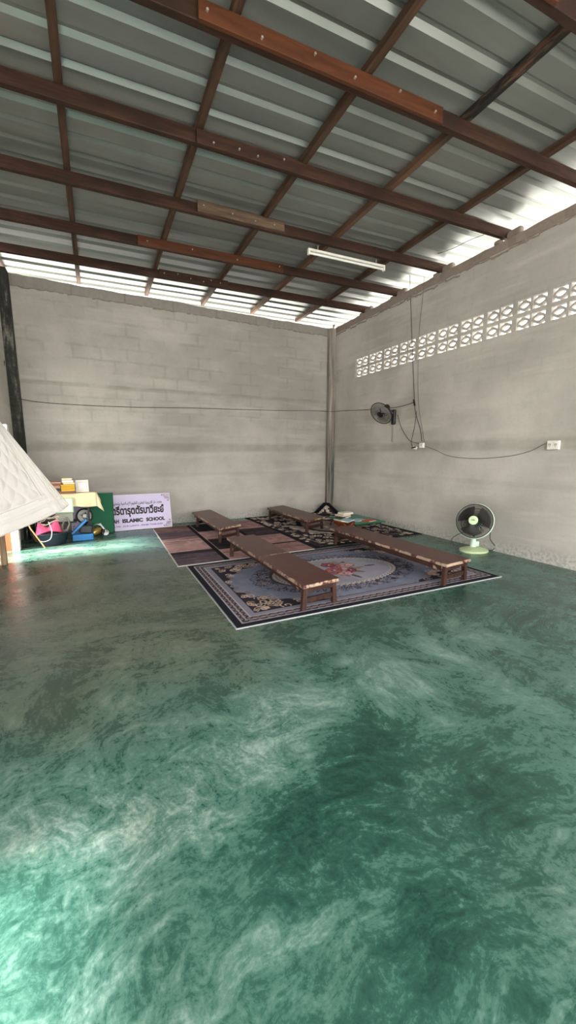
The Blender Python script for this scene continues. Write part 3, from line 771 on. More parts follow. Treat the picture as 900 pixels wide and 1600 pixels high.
# ------------------------------------------------------------------ low green table, books, book stand
gt = thing('folding_table', (4.2, 5.6, 0), 'low green-topped table in the far corner, holding books', 'table')
ZT = .175
MB().box((4.19, 5.58, ZT-.011), (.66, .88, .022), .0, .008).build('tabletop', M['green_top'], gt)
MB().box((4.19, 5.58, ZT-.035), (.56, .76, .024), .0, .003).build('frame', M['darkwood'], gt)
for sx in (-1, 1):
    for sy in (-1, 1):
        MB().tube([(4.19+sx*.29, 5.58+sy*.39, .012), (4.19+sx*.265, 5.58+sy*.36, ZT-.023)], .014, 10).build('leg', M['darkwood'], gt)
def book(name, c, size, rz, cover, label, group=None, pages='page', tilt=None):
    """c = centre of the underside; spine on -x"""
    R = Matrix.Rotation(rz, 3, 'Z')
    if tilt is not None: R = tilt @ R
    root = thing(name, c, label, 'book', group); c = Vector(c); L, D, T = size; k = min(.004, T*.16)
    def part(nm, cc, sz, m):
        mb = MB(); mb.box(Vector((0, 0, 0)), sz, None, .0012)
        mb.v = [tuple(R @ (Vector(q)+Vector(cc))+c) for q in mb.v]; mb.build(nm, m, root)
    mb = MB()
    for cc, sz in (((0, 0, k/2), (L, D, k)), ((0, 0, T-k/2), (L, D, k)), ((-L/2+k/2, 0, T/2), (k, D, T))): mb.box(cc, sz, None, .001)
    mb.v = [tuple(R @ Vector(q)+c) for q in mb.v]; mb.build('cover', cover, root)
    part('pages', (0, 0, T/2), (L-k*2.5, D-k*2.5, T-2*k), M[pages])
    return root
gb = 'books on the low green table'
b0 = fl(520, 807, ZT)
z = ZT
for k, (sz, m, lb, dx, rz) in enumerate((((.26, .20, .035), 'darkbk', 'dark-covered book at the bottom of the stack on the green table', 0, .5),
                                      ((.25, .19, .030), 'creambk', 'cream book in the middle of the stack on the green table', -.01, .35),
                                      ((.24, .17, .030), 'whitebk', 'white book topmost of the stack on the green table', .05, .1))):
    book('book', (4.06+dx, 5.78, z+.0005), sz, rz+PI/2*0, M[m], lb, gb); z += sz[2]+.001
book('exercise_book', (4.12, 5.42, ZT+.0005), (.24, .17, .012), .4, M['bluebk'], 'pale blue exercise book lying flat on the green table', gb)
book('exercise_book', (4.26, 5.28, ZT+.0005), (.22, .16, .014), .3, M['redbk'], 'red exercise book lying flat near the front of the green table', gb)
# folding X-shaped book stand with an open book
sx0 = Vector((3.72, 5.28, 0)); st = thing('book_stand', (sx0.x, sx0.y, .01), 'orange-brown folding X-shaped book stand behind the long right bench', 'book stand')
def rehal(sign):
    mb = MB(); a = math.radians(52)
    for yy in (-.14, .14):
        p0 = sx0+Vector((-sign*.115, yy+sign*.02, .012)); p1 = sx0+Vector((sign*.115, yy+sign*.02, .195)); mb.bar(p0, p1, .036, .016, (0, 1, 0), .003)
    p = sx0+Vector((sign*.085, sign*.02, .165)); q = sx0+Vector((sign*.118, sign*.02, .20))
    R = Matrix((Vector((0, 1, 0)), (q-p).normalized(), Vector((0, 1, 0)).cross((q-p).normalized()))).transposed()
    mb.box((p+q)/2, (.34, .085, .014), R, .003); 
    p = sx0+Vector((-sign*.105, sign*.02, .03)); mb.box(p, (.02, .31, .026), None, .003)
    return mb
rehal(1).build('side', M['redwood'], st); rehal(-1).build('side', M['redwood'], st)
ob = thing('open_book', sx0+Vector((0, 0, .205)), 'open book lying on the orange-brown book stand', 'book')
for s in (-1, 1):
    mb = MB(); n = 8; vs = []; fs = []
    for zt in (0, .010):
        for i in range(n+1):
            t = i/n; x = s*t*.135; zz = .205+.03*t-.012*math.sin(t*PI)*0+zt*(1+.6*math.sin(t*PI))
            vs += [sx0+Vector((x, -.12, zz)), sx0+Vector((x, .12, zz))]
    m = 2*(n+1)
    for i in range(n):
        a = 2*i; fs += [(a, a+1, a+3, a+2), (m+a, m+a+2, m+a+3, m+a+1), (a, a+2, m+a+2, m+a), (a+1, m+a+1, m+a+3, a+3)]
    fs += [(0, m, m+1, 1), (2*n, 2*n+1, m+2*n+1, m+2*n)]
    mb.add(vs, fs, True).build('page_block', M['bluebk' if s > 0 else 'creambk'], ob)
# ------------------------------------------------------------------ fans
def fan_head(root, c, nrm, R, hub_mat, ring_mat, blade_mat, nblades=3, spokes=44, motor=None, parent=True, rim=.006):
    nrm = Vector(nrm).normalized(); u = Vector((0, 0, 1)).cross(nrm).normalized(); v = nrm.cross(u); c = Vector(c)
    MB().ring(c, R, (u, v), rim, 64, 8).build('guard_rim', ring_mat, root)
    def cage(sg, name, dep):
        mb = MB()
        for k in range(spokes):
            a = 2*PI*k/spokes; d = u*math.cos(a)+v*math.sin(a); q = []
            for t in (0, .3, .6, .85, 1): q.append(c+d*(R*lerp(.22, 1, t))+nrm*(sg*dep*(1-t**2.4)))
            mb.tube(q, .0019, 4, False)
        for t in (.45, .75): mb.ring(c+nrm*(sg*dep*(1-((t-.22)/.78)**2.4)), R*t, (u, v), .0016, 48, 4)
        mb.build(name, M['wire'], root)
    cage(1, 'front_guard', R*.22); cage(-1, 'rear_guard', R*.24)
    Rm = Matrix((u, v, nrm)).transposed()
    MB().lathe([(.001, R*.25), (R*.20, R*.252), (R*.255, R*.235), (R*.265, R*.205), (R*.22, R*.2)], 32, c, Rm).build('hub_badge', hub_mat, root)
    for k in range(nblades):
        vs = []; fs = []; n = 8; a0 = 2*PI*k/nblades+.4
        for th in (0, .004):
            for i in range(n+1):
                t = i/n; rr = R*lerp(.16, .88, t); half = lerp(.45, .80, math.sin(t*PI*.62))
                for j in range(5):
                    b = a0+(j/2-1)*half; tw = (j/2-1)*R*.10
                    vs.append(c+(u*math.cos(b)+v*math.sin(b))*rr+nrm*(tw+th))
        m = 5*(n+1)
        for i in range(n):
            for j in range(4):
                q = i*5+j; fs += [(q, q+1, q+6, q+5), (m+q, m+q+5, m+q+6, m+q+1)]
        for i in range(n):
            for j in (0, 4): q = i*5+j; fs.append((q, q+5, m+q+5, m+q))
        for i in (0, n):
            for j in range(4): q = i*5+j; fs.append((q, q+1, m+q+1, m+q))
        MB().add(vs, fs, True).build('blade', blade_mat, root)
    return u, v, nrm, Rm
VB = [Vector(RC[:, 0]), Vector(-RC[:, 1]), Vector(-RC[:, 2])]     # right, up, back
# table fan on the floor
fb = fl(740, 861); ff = thing('table_fan', fb, 'pale green table fan standing on the floor by the right wall', 'fan')
MB().lathe([(.001, 0), (.205, 0), (.212, .012), (.205, .028), (.15, .046), (.06, .058), (.001, .06)], 48, fb, None, 1, .82).build('base', M['fanbase'], ff)
hc = fb+Vector((-.075, -.03, .44))
pole_top = fb+Vector((.01, .03, .235))
MB().lathe([(.040, .055), (.036, .12), (.030, .2)], 24, fb+Vector((.02, .03, 0))).build('neck', M['palemint'], ff)
MB().box(fb+Vector((.062, .0, .10)), (.05, .05, .075), .3, .012).build('control_box', M['palemint'], ff)
nrm = (Vector(CP)-hc).normalized(); nrm = (nrm-VB[0]*.28+VB[1]*.22).normalized()
MB().tube([fb+Vector((.02, .03, .19)), fb+Vector((.02, .03, .24)), hc-nrm*.09-Vector((0, 0, .09)), hc-nrm*.10], .017, 12).build('tilt_joint', M['black'], ff)
u, v, nn, Rm = fan_head(ff, hc, nrm, .235, M['fanhub'], M['wire'], M['blade'], 3, 96)
MB().ring(hc-nn*.012, .241, (u, v), .008, 64, 8).build('back_rim', M['palemint'], ff)
MB().lathe([(.05, -.19), (.068, -.17), (.07, -.085), (.05, -.06)], 28, hc, Rm).build('motor_housing', M['palemint'], ff)
mk = MB()
p = hc+nn*(.235*.252); mk.bar(p-u*.024, p+u*.024, .008, .0015, nn, 0); mk.bar(p-u*.012+v*.012, p+u*.010+v*.012, .004, .0015, nn, 0)
mk.build('badge_mark', M['green_board'], ff)
cd = smooth_path([hc-nn*.16-Vector((0, 0, .03)), hc-VB[0]*.16-Vector((0, 0, .15))-nn*.05, fb+VB[0]*-.27+Vector((0, .05, .17)), fb+VB[0]*-.24+Vector((0, .05, .06)), fb+VB[0]*-.20+Vector((0, .03, .01))], 10)
MB().tube(cd, .0045, 8).build('cord', M['black'], ff)
cd = smooth_path([hc+VB[0]*.11-nn*.12+Vector((0, 0, .02)), hc+VB[0]*.22-nn*.02-Vector((0, 0, .1)), fb+VB[0]*.22+Vector((0, .0, .17)), fb+VB[0]*.30+Vector((0, 0, .06)), fb+VB[0]*.24+Vector((0, 0, .006)), fb+VB[0]*.19+Vector((0, 0, .02))], 10)
MB().tube(cd, .0045, 8).build('power_cord', M['black'], ff)
# wall fan
wp = wx(617, 652, XR); wf = thing('wall_fan', wp, 'black wall fan mounted high on the right wall, tilted down', 'fan')
MB().box(wp+Vector((-.03, 0, 0)), (.06, .085, .27), None, .026, 4).build('wall_bracket', M['black'], wf)
fc = wy(597.5, 646, wp.y-.02); fc = wx(595.5, 646, XR-.28)
back = (Vector(CP)-fc).normalized(); down_left = (-VB[0]*.69-VB[1]*.72).normalized()
fn = (back*.52+down_left*.85).normalized()
u, v, nn, Rm = fan_head(wf, fc, fn, .21, M['black'], M['black'], plain('clear_smoky_blade', (150, 148, 142), .3), 3, 40, rim=.007)
MB().lathe([(.03, -.235), (.055, -.22), (.062, -.1), (.05, -.055)], 28, fc, Rm).build('motor_housing', M['black'], wf)
MB().tube([fc-nn*.15, lerp(fc-nn*.15, wp+Vector((-.05, 0, .08)), .55)+Vector((0, 0, -.0)), wp+Vector((-.04, 0, .06))], .030, 12).build('arm', M['black'], wf)
for dx, dz in ((-.012, .30), (.016, .28)):
    q = wp+Vector((-.045, dx, -.13)); MB().tube([q, q+Vector((0, 0, -dz)), q+Vector((0, .004, -dz-.012))], [.0026, .0026, .006], 6).build('pull_string', M['cable'], wf)
# ------------------------------------------------------------------ electric fittings and cables
def socket(px, py, wd, ht, label, holes, cat='socket'):
    c = wx(px, py, XR); root = thing('power_socket', c, label, cat)
    MB().box(c+Vector((-.019, 0, 0)), (.038, wd, ht), None, .006).build('housing', M['white_plastic'], root)
    for hy in holes:
        f = MB().box(c+Vector((-.0395, hy, .004)), (.004, .036, .05), None, .0015).build('outlet', M['white_enamel'], root)
        s = MB()
        for d in (-.008, .008): s.box(c+Vector((-.0418, hy+d, .008)), (.0012, .006, .020), None, 0); 
        s.tube([c+Vector((-.0410, hy, -.012)), c+Vector((-.0424, hy, -.012))], .004, 8)
        s.build('slot', M['black'], f)
    return root
socket(660.5, 696, .085, .085, 'white single socket box on the right wall, under the vertical cables', (.0,))
s2 = wx(649.5, 699.5, XR); ps = thing('plug_adapter', s2, 'small white socket with a black plug, left of the single socket box', 'socket')
MB().box(s2+Vector((-.016, 0, 0)), (.032, .085, .05), Matrix.Rotation(.25, 3, 'X'), .006).build('housing', M['white_plastic'], ps)
MB().tube([s2+Vector((-.034, -.03, .012)), s2+Vector((-.05, .02, .0)), s2+Vector((-.04, .06, -.004))], [.012, .013, .007], 10).build('plug', M['black'], ps)
socket(866.5, 695.5, .135, .105, 'white double socket alone on the right wall, above the table fan', (-.032, .032))
def cable(name, pts, r, mat, label, n=8):
    return tag(MB().tube(smooth_path(pts, n), r, 6).build(name, mat), label, 'cable')
def rwp(px, py, off=.008): return wx(px, py, XR-off)
cable('cable', [rwp(640, 408, .06), rwp(641, 450), rwp(644, 540), rwp(646.5, 600), rwp(648.5, 640), rwp(652, 655), rwp(657, 672), rwp(659, 690)], .0045, M['cable'], 'dark cable hanging down the right wall to the single socket box')
cable('cable', [rwp(663, 432), rwp(660, 470), rwp(655, 520), rwp(653, 600), rwp(655, 640), rwp(660, 672), rwp(663, 691)], .0035, M['greycable'], 'grey cable right of the dark cable down the right wall')
cable('cable', [rwp(651, 642, .012), rwp(648, 665, .012), rwp(643, 690, .012), rwp(645, 698, .018), rwp(650, 699, .05)], .004, M['cable'], 'short dark lead looping down to the plug on the right wall')
cable('cable', [rwp(621, 648, .05), rwp(627, 668, .01), rwp(638, 686, .01), rwp(646, 691, .01), rwp(656, 693, .02)], .004, M['cable'], 'dark lead curving from the wall fan to the single socket box')
cable('cable', [rwp(664, 697), rwp(680, 703), rwp(700, 712), rwp(730, 716), rwp(760, 716), rwp(800, 712), rwp(828, 705), rwp(848, 695), rwp(862, 690, .02)], .0042, M['greycable'], 'grey cable sagging between the two sockets on the right wall')
def bwp(px, py, off=.01): return wy(px, py, YB-off)
cable('cable', [Vector((XL+.012, 7.2, 2.72)), wy(5, 606, 7.33), wy(9, 615, 7.33), wy(18, 620, 7.335), wy(30, 623, 7.335), bwp(60, 628, .03), bwp(110, 632), bwp(200, 636), bwp(300, 637.5), bwp(420, 641), bwp(497, 642), wy(508, 642.5, YB-.16), wy(519, 643, YB-.16), rwp(540, 641.5), rwp(570, 640.5), rwp(610, 637.5), rwp(630, 634), rwp(646, 629, .012)], .005, M['cable'], 'long black cable running across the back wall to the wall fan')
MB().bar(rwp(646.5, 624, .014), rwp(648, 634, .014), .014, .03, (1, 0, 0), .003).build('tape_wrap', M['black'], bpy.data.objects['cable'])
tz = RZ-.06
cable('cable', [wx(641, 409, XR-.07), Vector((4.75, 4.32, ZS-.04)), Vector((4.78, 4.0, ZS-.05)), Vector((4.83, 3.7, ZS-.07))], .0035, M['cable'], 'thin dark wire strung under the bright eave by the right wall')
# fluorescent fitting under the fourth rafter
tz_ = RZ-.105
for _ in range(20):
    a = fl(481, 392, tz_); ty = RAF[3]+SL*a.x-.0
    tz_ += (ty-a.y)*.25
b = fl(604, 417, tz_)
b = Vector((b.x, a.y+SL*(b.x-a.x), a.z)); tb = thing('tube_light', (a+b)/2, 'white unlit fluorescent tube fitting hanging under a rafter', 'lamp')
zz = Vector((0, 0, .0)); d = (b-a).normalized()
MB().bar(a+Vector((0, 0, .018)), b+Vector((0, 0, .018)), .042, .03, (0, 0, 1), .006).build('batten', M['white_enamel'], tb)
MB().tube([a+d*.03-Vector((0, 0, .020)), b-d*.03-Vector((0, 0, .020))], .014, 14).build('tube', M['tube'], tb)
for e, s in ((a, 1), (b, -1)):
    MB().box(e+d*(s*.013)-Vector((0, 0, .012)), (.026, .045, .062), math.atan2(d.y, d.x), .006).build('end_holder', M['white_plastic'], tb)
for t in (.12, .88):
    q = a.lerp(b, t); MB().bar(q+Vector((0, 0, .03)), q+Vector((0, 0, .09)), .012, .012, (1, 0, 0), .002).build('hanger', M['nail'], tb)
# ------------------------------------------------------------------ school sign
def shape_arabic(txt):
    """joined letter forms in left-to-right drawing order"""
    forms = {}
    for cp in list(range(0xFE70, 0xFF00))+list(range(0xFB50, 0xFC00)):
        dcm = unicodedata.decomposition(chr(cp))
        if dcm.startswith('<'):
            k, *cs = dcm.split(); key = ''.join(chr(int(q, 16)) for q in cs); forms.setdefault(key, {})[k.strip('<>')] = chr(cp)
    nojoin = set('اأإآدذرزوةىء'); out = []; i = 0; t = txt
    toks = []
    while i < len(t):
        if t[i:i+2] in ('لا', 'لإ', 'لأ', 'لآ'): toks.append(t[i:i+2]); i += 2
        else: toks.append(t[i]); i += 1
    def joins_next(k): return len(k) == 1 and k in forms and k not in nojoin
    for j, k in enumerate(toks):
        if k not in forms: out.append(k); continue
        pv = j > 0 and joins_next(toks[j-1]); nx = j+1 < len(toks) and toks[j+1] in forms and joins_next(k)
        f = forms[k]; want = 'medial' if pv and nx else 'final' if pv else 'initial' if nx else 'isolated'
        out.append(f.get(want) or f.get('final' if pv else 'isolated') or k)
    return ''.join(out[::-1])
def lettering(txt, origin, ex, ez, width, height, mat, parent, name='lettering', bold=.0, align='RIGHT', depth=.0012):
    """text laid on the plane ex, ez; right edge at origin, fitted to width x height"""
    c = bpy.data.curves.new('txt', 'FONT'); c.body = txt; c.size = 1; c.offset = bold; c.align_x = 'LEFT'; c.resolution_u = 3
    t = bpy.data.objects.new('txt', c); COL.objects.link(t); dg = bpy.context.evaluated_depsgraph_get(); dg.update()
    me = bpy.data.meshes.new_from_object(t.evaluated_get(dg)); bpy.data.objects.remove(t); bpy.data.curves.remove(c)
    n = len(me.vertices)
    if not n: return
    co = np.zeros(n*3); me.vertices.foreach_get('co', co); co = co.reshape(-1, 3); lo = co.min(0); hi = co.max(0)
    sx = width/(hi[0]-lo[0]); sz = height/(hi[1]-lo[1]); nrm = np.array(Vector(ex).cross(Vector(ez)).normalized())
    P = np.array(origin)+((co[:, :1]-hi[0])*sx)*np.array(ex)+((co[:, 1:2]-lo[1])*sz)*np.array(ez)+nrm*depth
    L = wloc(parent); me.vertices.foreach_set('co', (P-np.array(L)).ravel()); me.name = name; me.materials.clear(); me.materials.append(mat); me.update()
    o = bpy.data.objects.new(name, me); COL.objects.link(o); o.parent = parent; WLOC[o.name] = L.copy(); return o
bl = Vector((-.43, 7.20, .005)); br = Vector((1.205, 7.22, .005)); ex = (br-bl).normalized()
ez = Vector((0, .30, .62)); ez = Vector((0.01, .24, .62)).normalized(); SH = .655; SW = (br-bl).length
sg = thing('school_sign', (bl+br)/2, 'lavender school sign board with black lettering, leaning on the back wall', 'sign')
nr = ex.cross(ez).normalized()
def sp(u, v, d=0): return bl+ex*u+ez*v+nr*d
MB().hexa([sp(0, 0, -.012), sp(SW, 0, -.012), sp(SW, 0, 0), sp(0, 0, 0), sp(0, SH, -.012), sp(SW, SH, -.012), sp(SW, SH, 0), sp(0, SH, 0)], .002).build('board', M['lavender'], sg)
fr = MB(); e = .011
for a_, b_ in (((0, e/2), (SW, e/2)), ((0, SH-e/2), (SW, SH-e/2)), ((e/2, 0), (e/2, SH)), ((SW-e/2, 0), (SW-e/2, SH))):
    fr.bar(sp(*a_, .001), sp(*b_, .001), e, .004, nr, 0)
fr.build('edge_strip', M['sign_edge'], sg)
def ornament(cu, cv, su, sv):
    mb = MB(); r = random.Random(6); k = .0016
    def P(a, b): return sp(cu+su*a, cv+sv*b, .0012)
    q = [P(.018, .018), P(.15, .018), P(.15, .024), P(.024, .024), P(.024, .15), P(.018, .15)]
    mb.add(q, [(0, 1, 2, 3), (0, 3, 4, 5)])
    for (x, y, R_, a0, t) in ((.055, .055, .026, 0, 1), (.10, .045, .020, 2, -1), (.045, .10, .020, 3, 1), (.085, .085, .022, 1, 1), (.14, .036, .012, 0, 1), (.036, .14, .012, 1.5, -1)):
        pts = []
        for i in range(16):
            a = a0+t*i/15*8; rr = R_*(1-.8*i/15); pts.append(P(x+rr*math.cos(a), y+rr*math.sin(a)))
        mb.tube(pts, .0034, 5)
    mb.build('corner_ornament', M['sign_orn'], sg)
for cu, su in ((0, 1), (SW, -1)):
    for cv, sv in ((0, 1), (SH, -1)): ornament(cu, cv, su, sv)
# a thin scalloped inner outline
ol = []
for i in range(13):
    a = PI/2*i/12; ol.append(sp(SW-.06-.10*(1-math.sin(a))*0-.095*math.cos(a)*1, SH-.035-.10*(1-math.sin(a))*.0-.0-.10*math.sin(a)+.0, .001))
lettering(shape_arabic('معهد دار التربوية لتعليم العلوم الإسلامية وتحفيظ'), sp(SW-.150, SH-.215), ex, ez, .86, .085, M['ink'], sg, bold=.022)
lettering('ตรีดารุตตัรบาวียะฮ์', sp(SW-.125, .235), ex, ez, .89, .215, M['ink'], sg, bold=.045)
for wd_, off_, wid_ in (('SCHOOL', 0, .330), ('ISLAMIC', .385, .345), ('AH', .785, .10)): lettering(wd_, sp(SW-.120-off_, .135), ex, ez, wid_, .072, M['ink'], sg, bold=.06)
lettering('LANTA YAI , KOH LANTA , KRABI THAILAND', sp(SW-.165, .055), ex, ez, .95, .034, M['ink2'], sg, bold=.035)
# green board leaning in front of the sign
gbr = MB(); A0 = Vector((-.132, 7.11, .005)); A1 = Vector((.212, 7.12, .005)); up = Vector((.012, .10, .68))
th = Vector((0, -.012, .002))
gbr.hexa([A0, A1, A1+th, A0+th, A0+up, A1+up, A1+up+th, A0+up+th], .003)
gbo = thing('green_board', (A0+A1)/2, 'dark green cloth-covered board leaning in front of the school sign', 'board')
gbr.build('panel', M['green_board'], gbo)
eg = MB(); eg.bar(A1+th*1.02+Vector((.002, 0, 0)), A1+up+th*1.02+Vector((.002, 0, 0)), .012, .014, (1, 0, 0), .002); eg.build('edge_hem', plain('darker_green_hem', (6, 70, 48), .8), gbo)
# ------------------------------------------------------------------ corner table with cloth, books
TX0, TX1, TY0, TY1, TZ = -.92, -.03, 6.90, 7.15, .725
ct = thing('side_table', ((TX0+TX1)/2, (TY0+TY1)/2, 0), 'small black-legged table in the left back corner', 'table')
MB().box(((TX0+TX1)/2, (TY0+TY1)/2, TZ-.012), (TX1-TX0-.02, TY1-TY0-.02, .024), None, .004).build('tabletop', M['darkwood'], ct)
for x in (TX0+.05, TX1-.125):
    for y in (TY0+.04, TY1-.04): MB().box((x, y, (TZ-.024)/2), (.03, .03, TZ-.024), None, .003).build('leg', M['darkwood'], ct)
MB().box((-.60, 6.90, .285), (.54, .24, .024), None, .003).build('shelf', M['darkwood'], ct)
# cloth: top sheet, front drop and a pointed corner hanging at the right
vs = []; fs = []; nx, ny = 40, 26
def clothpt(s, t):
    """s along x, t: 0 back edge of top .. 1 bottom of the front drop"""
    xr_ = TX1+.006+.0*t
    x = lerp(TX0, xr_, s); topd = TY1-TY0+.012; drop = .215
    l = t*(topd+drop)
    if l < topd: return Vector((x, TY1-l, TZ+.004))
    k = l-topd; fold = .008*math.sin(s*26)*(k/drop)
    return Vector((x, TY0-.012-fold-.01*min(1, k/.05), TZ+.004-k*(1+.06*math.sin(s*9))))
for i in range(nx+1):
    for j in range(ny+1): vs.append(clothpt(i/nx, j/ny))
for i in range(nx):
    for j in range(ny):
        a = i*(ny+1)+j; fs.append((a, a+1, a+ny+2, a+ny+1))
base = len(vs)
def side(s, t):
    """right-hand drop: runs down to a point at the front corner"""
    y = lerp(TY1, TY0-.016, s); d = lerp(.06, .31, s**2.2)*t
    return Vector((TX1+.006+.085*t*s+.010*math.sin(s*14)*t, y-.03*t*s, TZ+.004-d))
ns, nt = 24, 8
for i in range(ns+1):
    for j in range(nt+1): vs.append(side(i/ns, j/nt))
for i in range(ns):
    for j in range(nt):
        a = base+i*(nt+1)+j; fs.append((a, a+1, a+nt+2, a+nt+1))
fs2 = len(vs)
c0 = [clothpt(1, lerp((TY1-TY0+.012)/(TY1-TY0+.227), 1, k/5)) for k in range(6)]; c1 = [side(1, k/5) for k in range(6)]
vs += c0+c1
for k in range(5): fs.append((fs2+k, fs2+k+1, fs2+6+k+1, fs2+6+k))
cl = MB().add(vs, fs, True).build('tablecloth', M['cloth'], auto=False); tag(cl, 'cream cloth draped over the corner table, one corner hanging down', 'tablecloth')
sm = cl.modifiers.new('thickness', 'SOLIDIFY'); sm.thickness = .004; sm.offset = 1
TC = TZ+.009
def shelf_stack(px, specs, group, yv, rz=0):
    z = TC; base = wy(px, 768, yv)
    for (L, D, T, m, lb, dx) in specs:
        T *= 1.3
        book('book', (base.x+dx, yv, z), (D, L, T), PI/2*0+rz+random.uniform(-.05, .05)+PI/2, M[m], lb, group); z += T+.0008
shelf_stack(107, [(.19, .24, .026, 'brownbk', 'brown book at the bottom of the middle stack on the clothed table', 0),
                  (.185, .24, .028, 'yellow', 'lowest of the three yellow books on the clothed table', .004),
                  (.185, .23, .026, 'yellow', 'middle one of the three yellow books on the clothed table', 0),
                  (.185, .24, .026, 'yellow', 'uppermost of the three yellow books on the clothed table', .003),
                  (.155, .22, .024, 'creambk', 'cream book lying directly on the yellow books', .018),
                  (.155, .22, .024, 'whitebk', 'pale book second from the top of the middle stack', .008),
                  (.140, .21, .026, 'creambk', 'cream book topmost of the middle stack on the table', -.004)], 'middle stack of books on the clothed table', 6.97)
shelf_stack(83, [(.24, .22, .032, 'brownbk', 'brown book lowest of the left stack on the clothed table', 0),
                 (.23, .22, .030, 'darkbk', 'dark book second from the bottom of the left stack', .01),
                 (.24, .21, .030, 'pinkbk', 'dusty pink book in the left stack on the clothed table', -.01),
                 (.23, .21, .026, 'brownbk', 'brown book next to the top of the left stack', .006),
                 (.24, .20, .022, 'pinkbk', 'dusty pink book topmost of the left stack', .0)], 'left stack of books on the clothed table', 6.98)
# white framed book standing upright at the right end
ub = wy(129, 768, 6.96); wbk = thing('upright_book', (ub.x, 6.96, TC), 'white book with a bordered cover standing upright on the clothed table', 'book')
tl = Matrix.Rotation(-.12, 3, 'X')
def up(name, cx, cz, sz, m, dy, par):
    mb = MB().box((0, 0, 0), sz, None, .002); mb.v = [tuple(tl @ (Vector(q)+Vector((cx, dy, cz)))+Vector((ub.x, 6.96, TC+.004))) for q in mb.v]; return mb.build(name, M[m], par)
up('page_block', 0, .095, (.175, .034, .182), 'page', 0, wbk); up('cover', 0, .097, (.182, .004, .192), 'whitebk', -.020, wbk); up('back_cover', 0, .097, (.182, .004, .192), 'whitebk', .020, wbk)
for (cx, cz, sx_, sz_) in ((0, .155, .13, .004), (0, .035, .13, .004), (-.065, .095, .004, .124), (.065, .095, .004, .124), (0, .060, .07, .003), (0, .175, .16, .003), (0, .016, .16, .003), (-.081, .096, .003, .16), (.081, .096, .003, .16)):
    up('cover_line', cx, cz, (sx_, .0016, sz_), 'pinkbk', -.0226, wbk)
# mint-framed panel and the grey box on the shelf under the table
zs = .298
gx = thing('storage_box', (-.49, 6.87, zs), 'olive grey box on the shelf under the clothed table', 'box')
MB().box((-.49, 6.87, zs+.062), (.24, .16, .124), None, .008).build('body', M['greybox'], gx)
MB().box((-.49, 6.87, zs+.129), (.25, .17, .010), None, .004).build('lid', M['greybox'], gx)
pz = zs+.136
mp = thing('framed_panel', (-.48, 6.848, pz), 'white panel with a mint green frame standing on the grey box', 'panel')
MB().box((-.48, 6.850, pz+.115), (.21, .010, .205), None, .002).build('panel', M['white_enamel'], mp)
f = MB()
for (cx, cz, a, b) in ((0, .006, .24, .012), (0, .224, .24, .012), (-.114, .115, .012, .23), (.114, .115, .012, .23)): f.box((-.48+cx, 6.848, pz+cz), (a, .022, b), None, .003)
f.build('frame', M['mint'], mp)
# tub of odds and ends on the floor
tc = fl(86, 843); tc = Vector((tc.x, 6.60, 0)); tub = thing('plastic_tub', tc, 'dark navy tub on the floor full of odds and ends', 'tub')
MB().lathe([(.001, .004), (.165, .004), (.175, .02), (.215, .165), (.235, .180), (.235, .192), (.212, .190), (.170, .03), (.001, .02)], 40, tc, None, 1, .85, False).build('bowl', M['tub'], tub)
for s in (-1, 1):
    MB().tube(smooth_path([tc+Vector((s*.225, -.05, .18)), tc+Vector((s*.262, -.03, .17)), tc+Vector((s*.262, .03, .17)), tc+Vector((s*.225, .05, .18))], 5), .007, 8).build('handle', M['tub'], tub)
# crumpled pink basket
def cone_basket(c, R, h, tiltm, m, seed):
    r = random.Random(seed); vs = []; fs = []; n, k = 30, 8
    for i in range(k+1):
        t = i/k
        for j in range(n):
            a = 2*PI*j/n; rr = R*lerp(.12, 1, t)*(1+.05*math.sin(3*a+seed)+.03*math.sin(7*a)); vs.append(Vector(c)+tiltm @ Vector((rr*math.cos(a), rr*math.sin(a), h*(1-t)+.006*math.sin(a*15))))
    for i in range(k):
        for j in range(n): fs.append((i*n+j, i*n+(j+1) % n, (i+1)*n+(j+1) % n, (i+1)*n+j))
    fs.append(tuple(range(n))); return MB().add(vs, fs, True)
for k, (dx, dy, dz, ry, rx, lb) in enumerate(((-.10, -.06, .18, -.35, -.25, 'pink woven cone lying left in the navy tub'), (.03, .0, .20, .25, -.15, 'pink woven cone lying right in the navy tub'))):
    o = cone_basket(tc+Vector((dx, dy, dz)), .115, .17, Matrix.Rotation(ry, 3, 'Y') @ Matrix.Rotation(rx, 3, 'X'), None, k+1).build('woven_cone', M['pink'])
    s = o.modifiers.new('thickness', 'SOLIDIFY'); s.thickness = .003
    tag(o, lb, 'basket', 'pink cones in the tub')
def coil(name, c, R, turns, r, m, label, sq=(1, 1, 1), seed=0, jit=.02):
    q = []; g = random.Random(seed)
    for i in range(int(turns*14)):
        a = i/14*2*PI; rr = R*(1+g.uniform(-.18, .1)); q.append(Vector(c)+Vector((rr*math.cos(a)*sq[0]+g.uniform(-jit, jit)*.4, rr*math.sin(a)*sq[1], rr*math.sin(a*1.0+.5)*sq[2]+g.uniform(-jit, jit))))
    return tag(MB().tube(smooth_path(q, 4), r, 6).build(name, m), label, 'cord')
coil('cord_coil', tc+Vector((.19, .04, .27)), .075, 5, .006, M['greycable'], 'coil of grey cable at the right edge of the navy tub', (.7, .4, 1.2), 3)
coil('cord_coil', tc+Vector((-.03, .02, .36)), .12, 2.4, .0045, M['rope'], 'pale cord looped over the pink cones in the tub', (1.1, .5, .35), 5)
tag(MB().tube(smooth_path([tc+Vector((-.02, -.10, .36)), tc+Vector((.02, -.18, .24)), tc+Vector((.0, -.24, .13)), tc+Vector((-.08, -.26, .10)), tc+Vector((-.14, -.25, .12))], 6), .005, 6).build('white_cord', M['white_plastic']), 'white cord hanging over the front of the navy tub', 'cord')
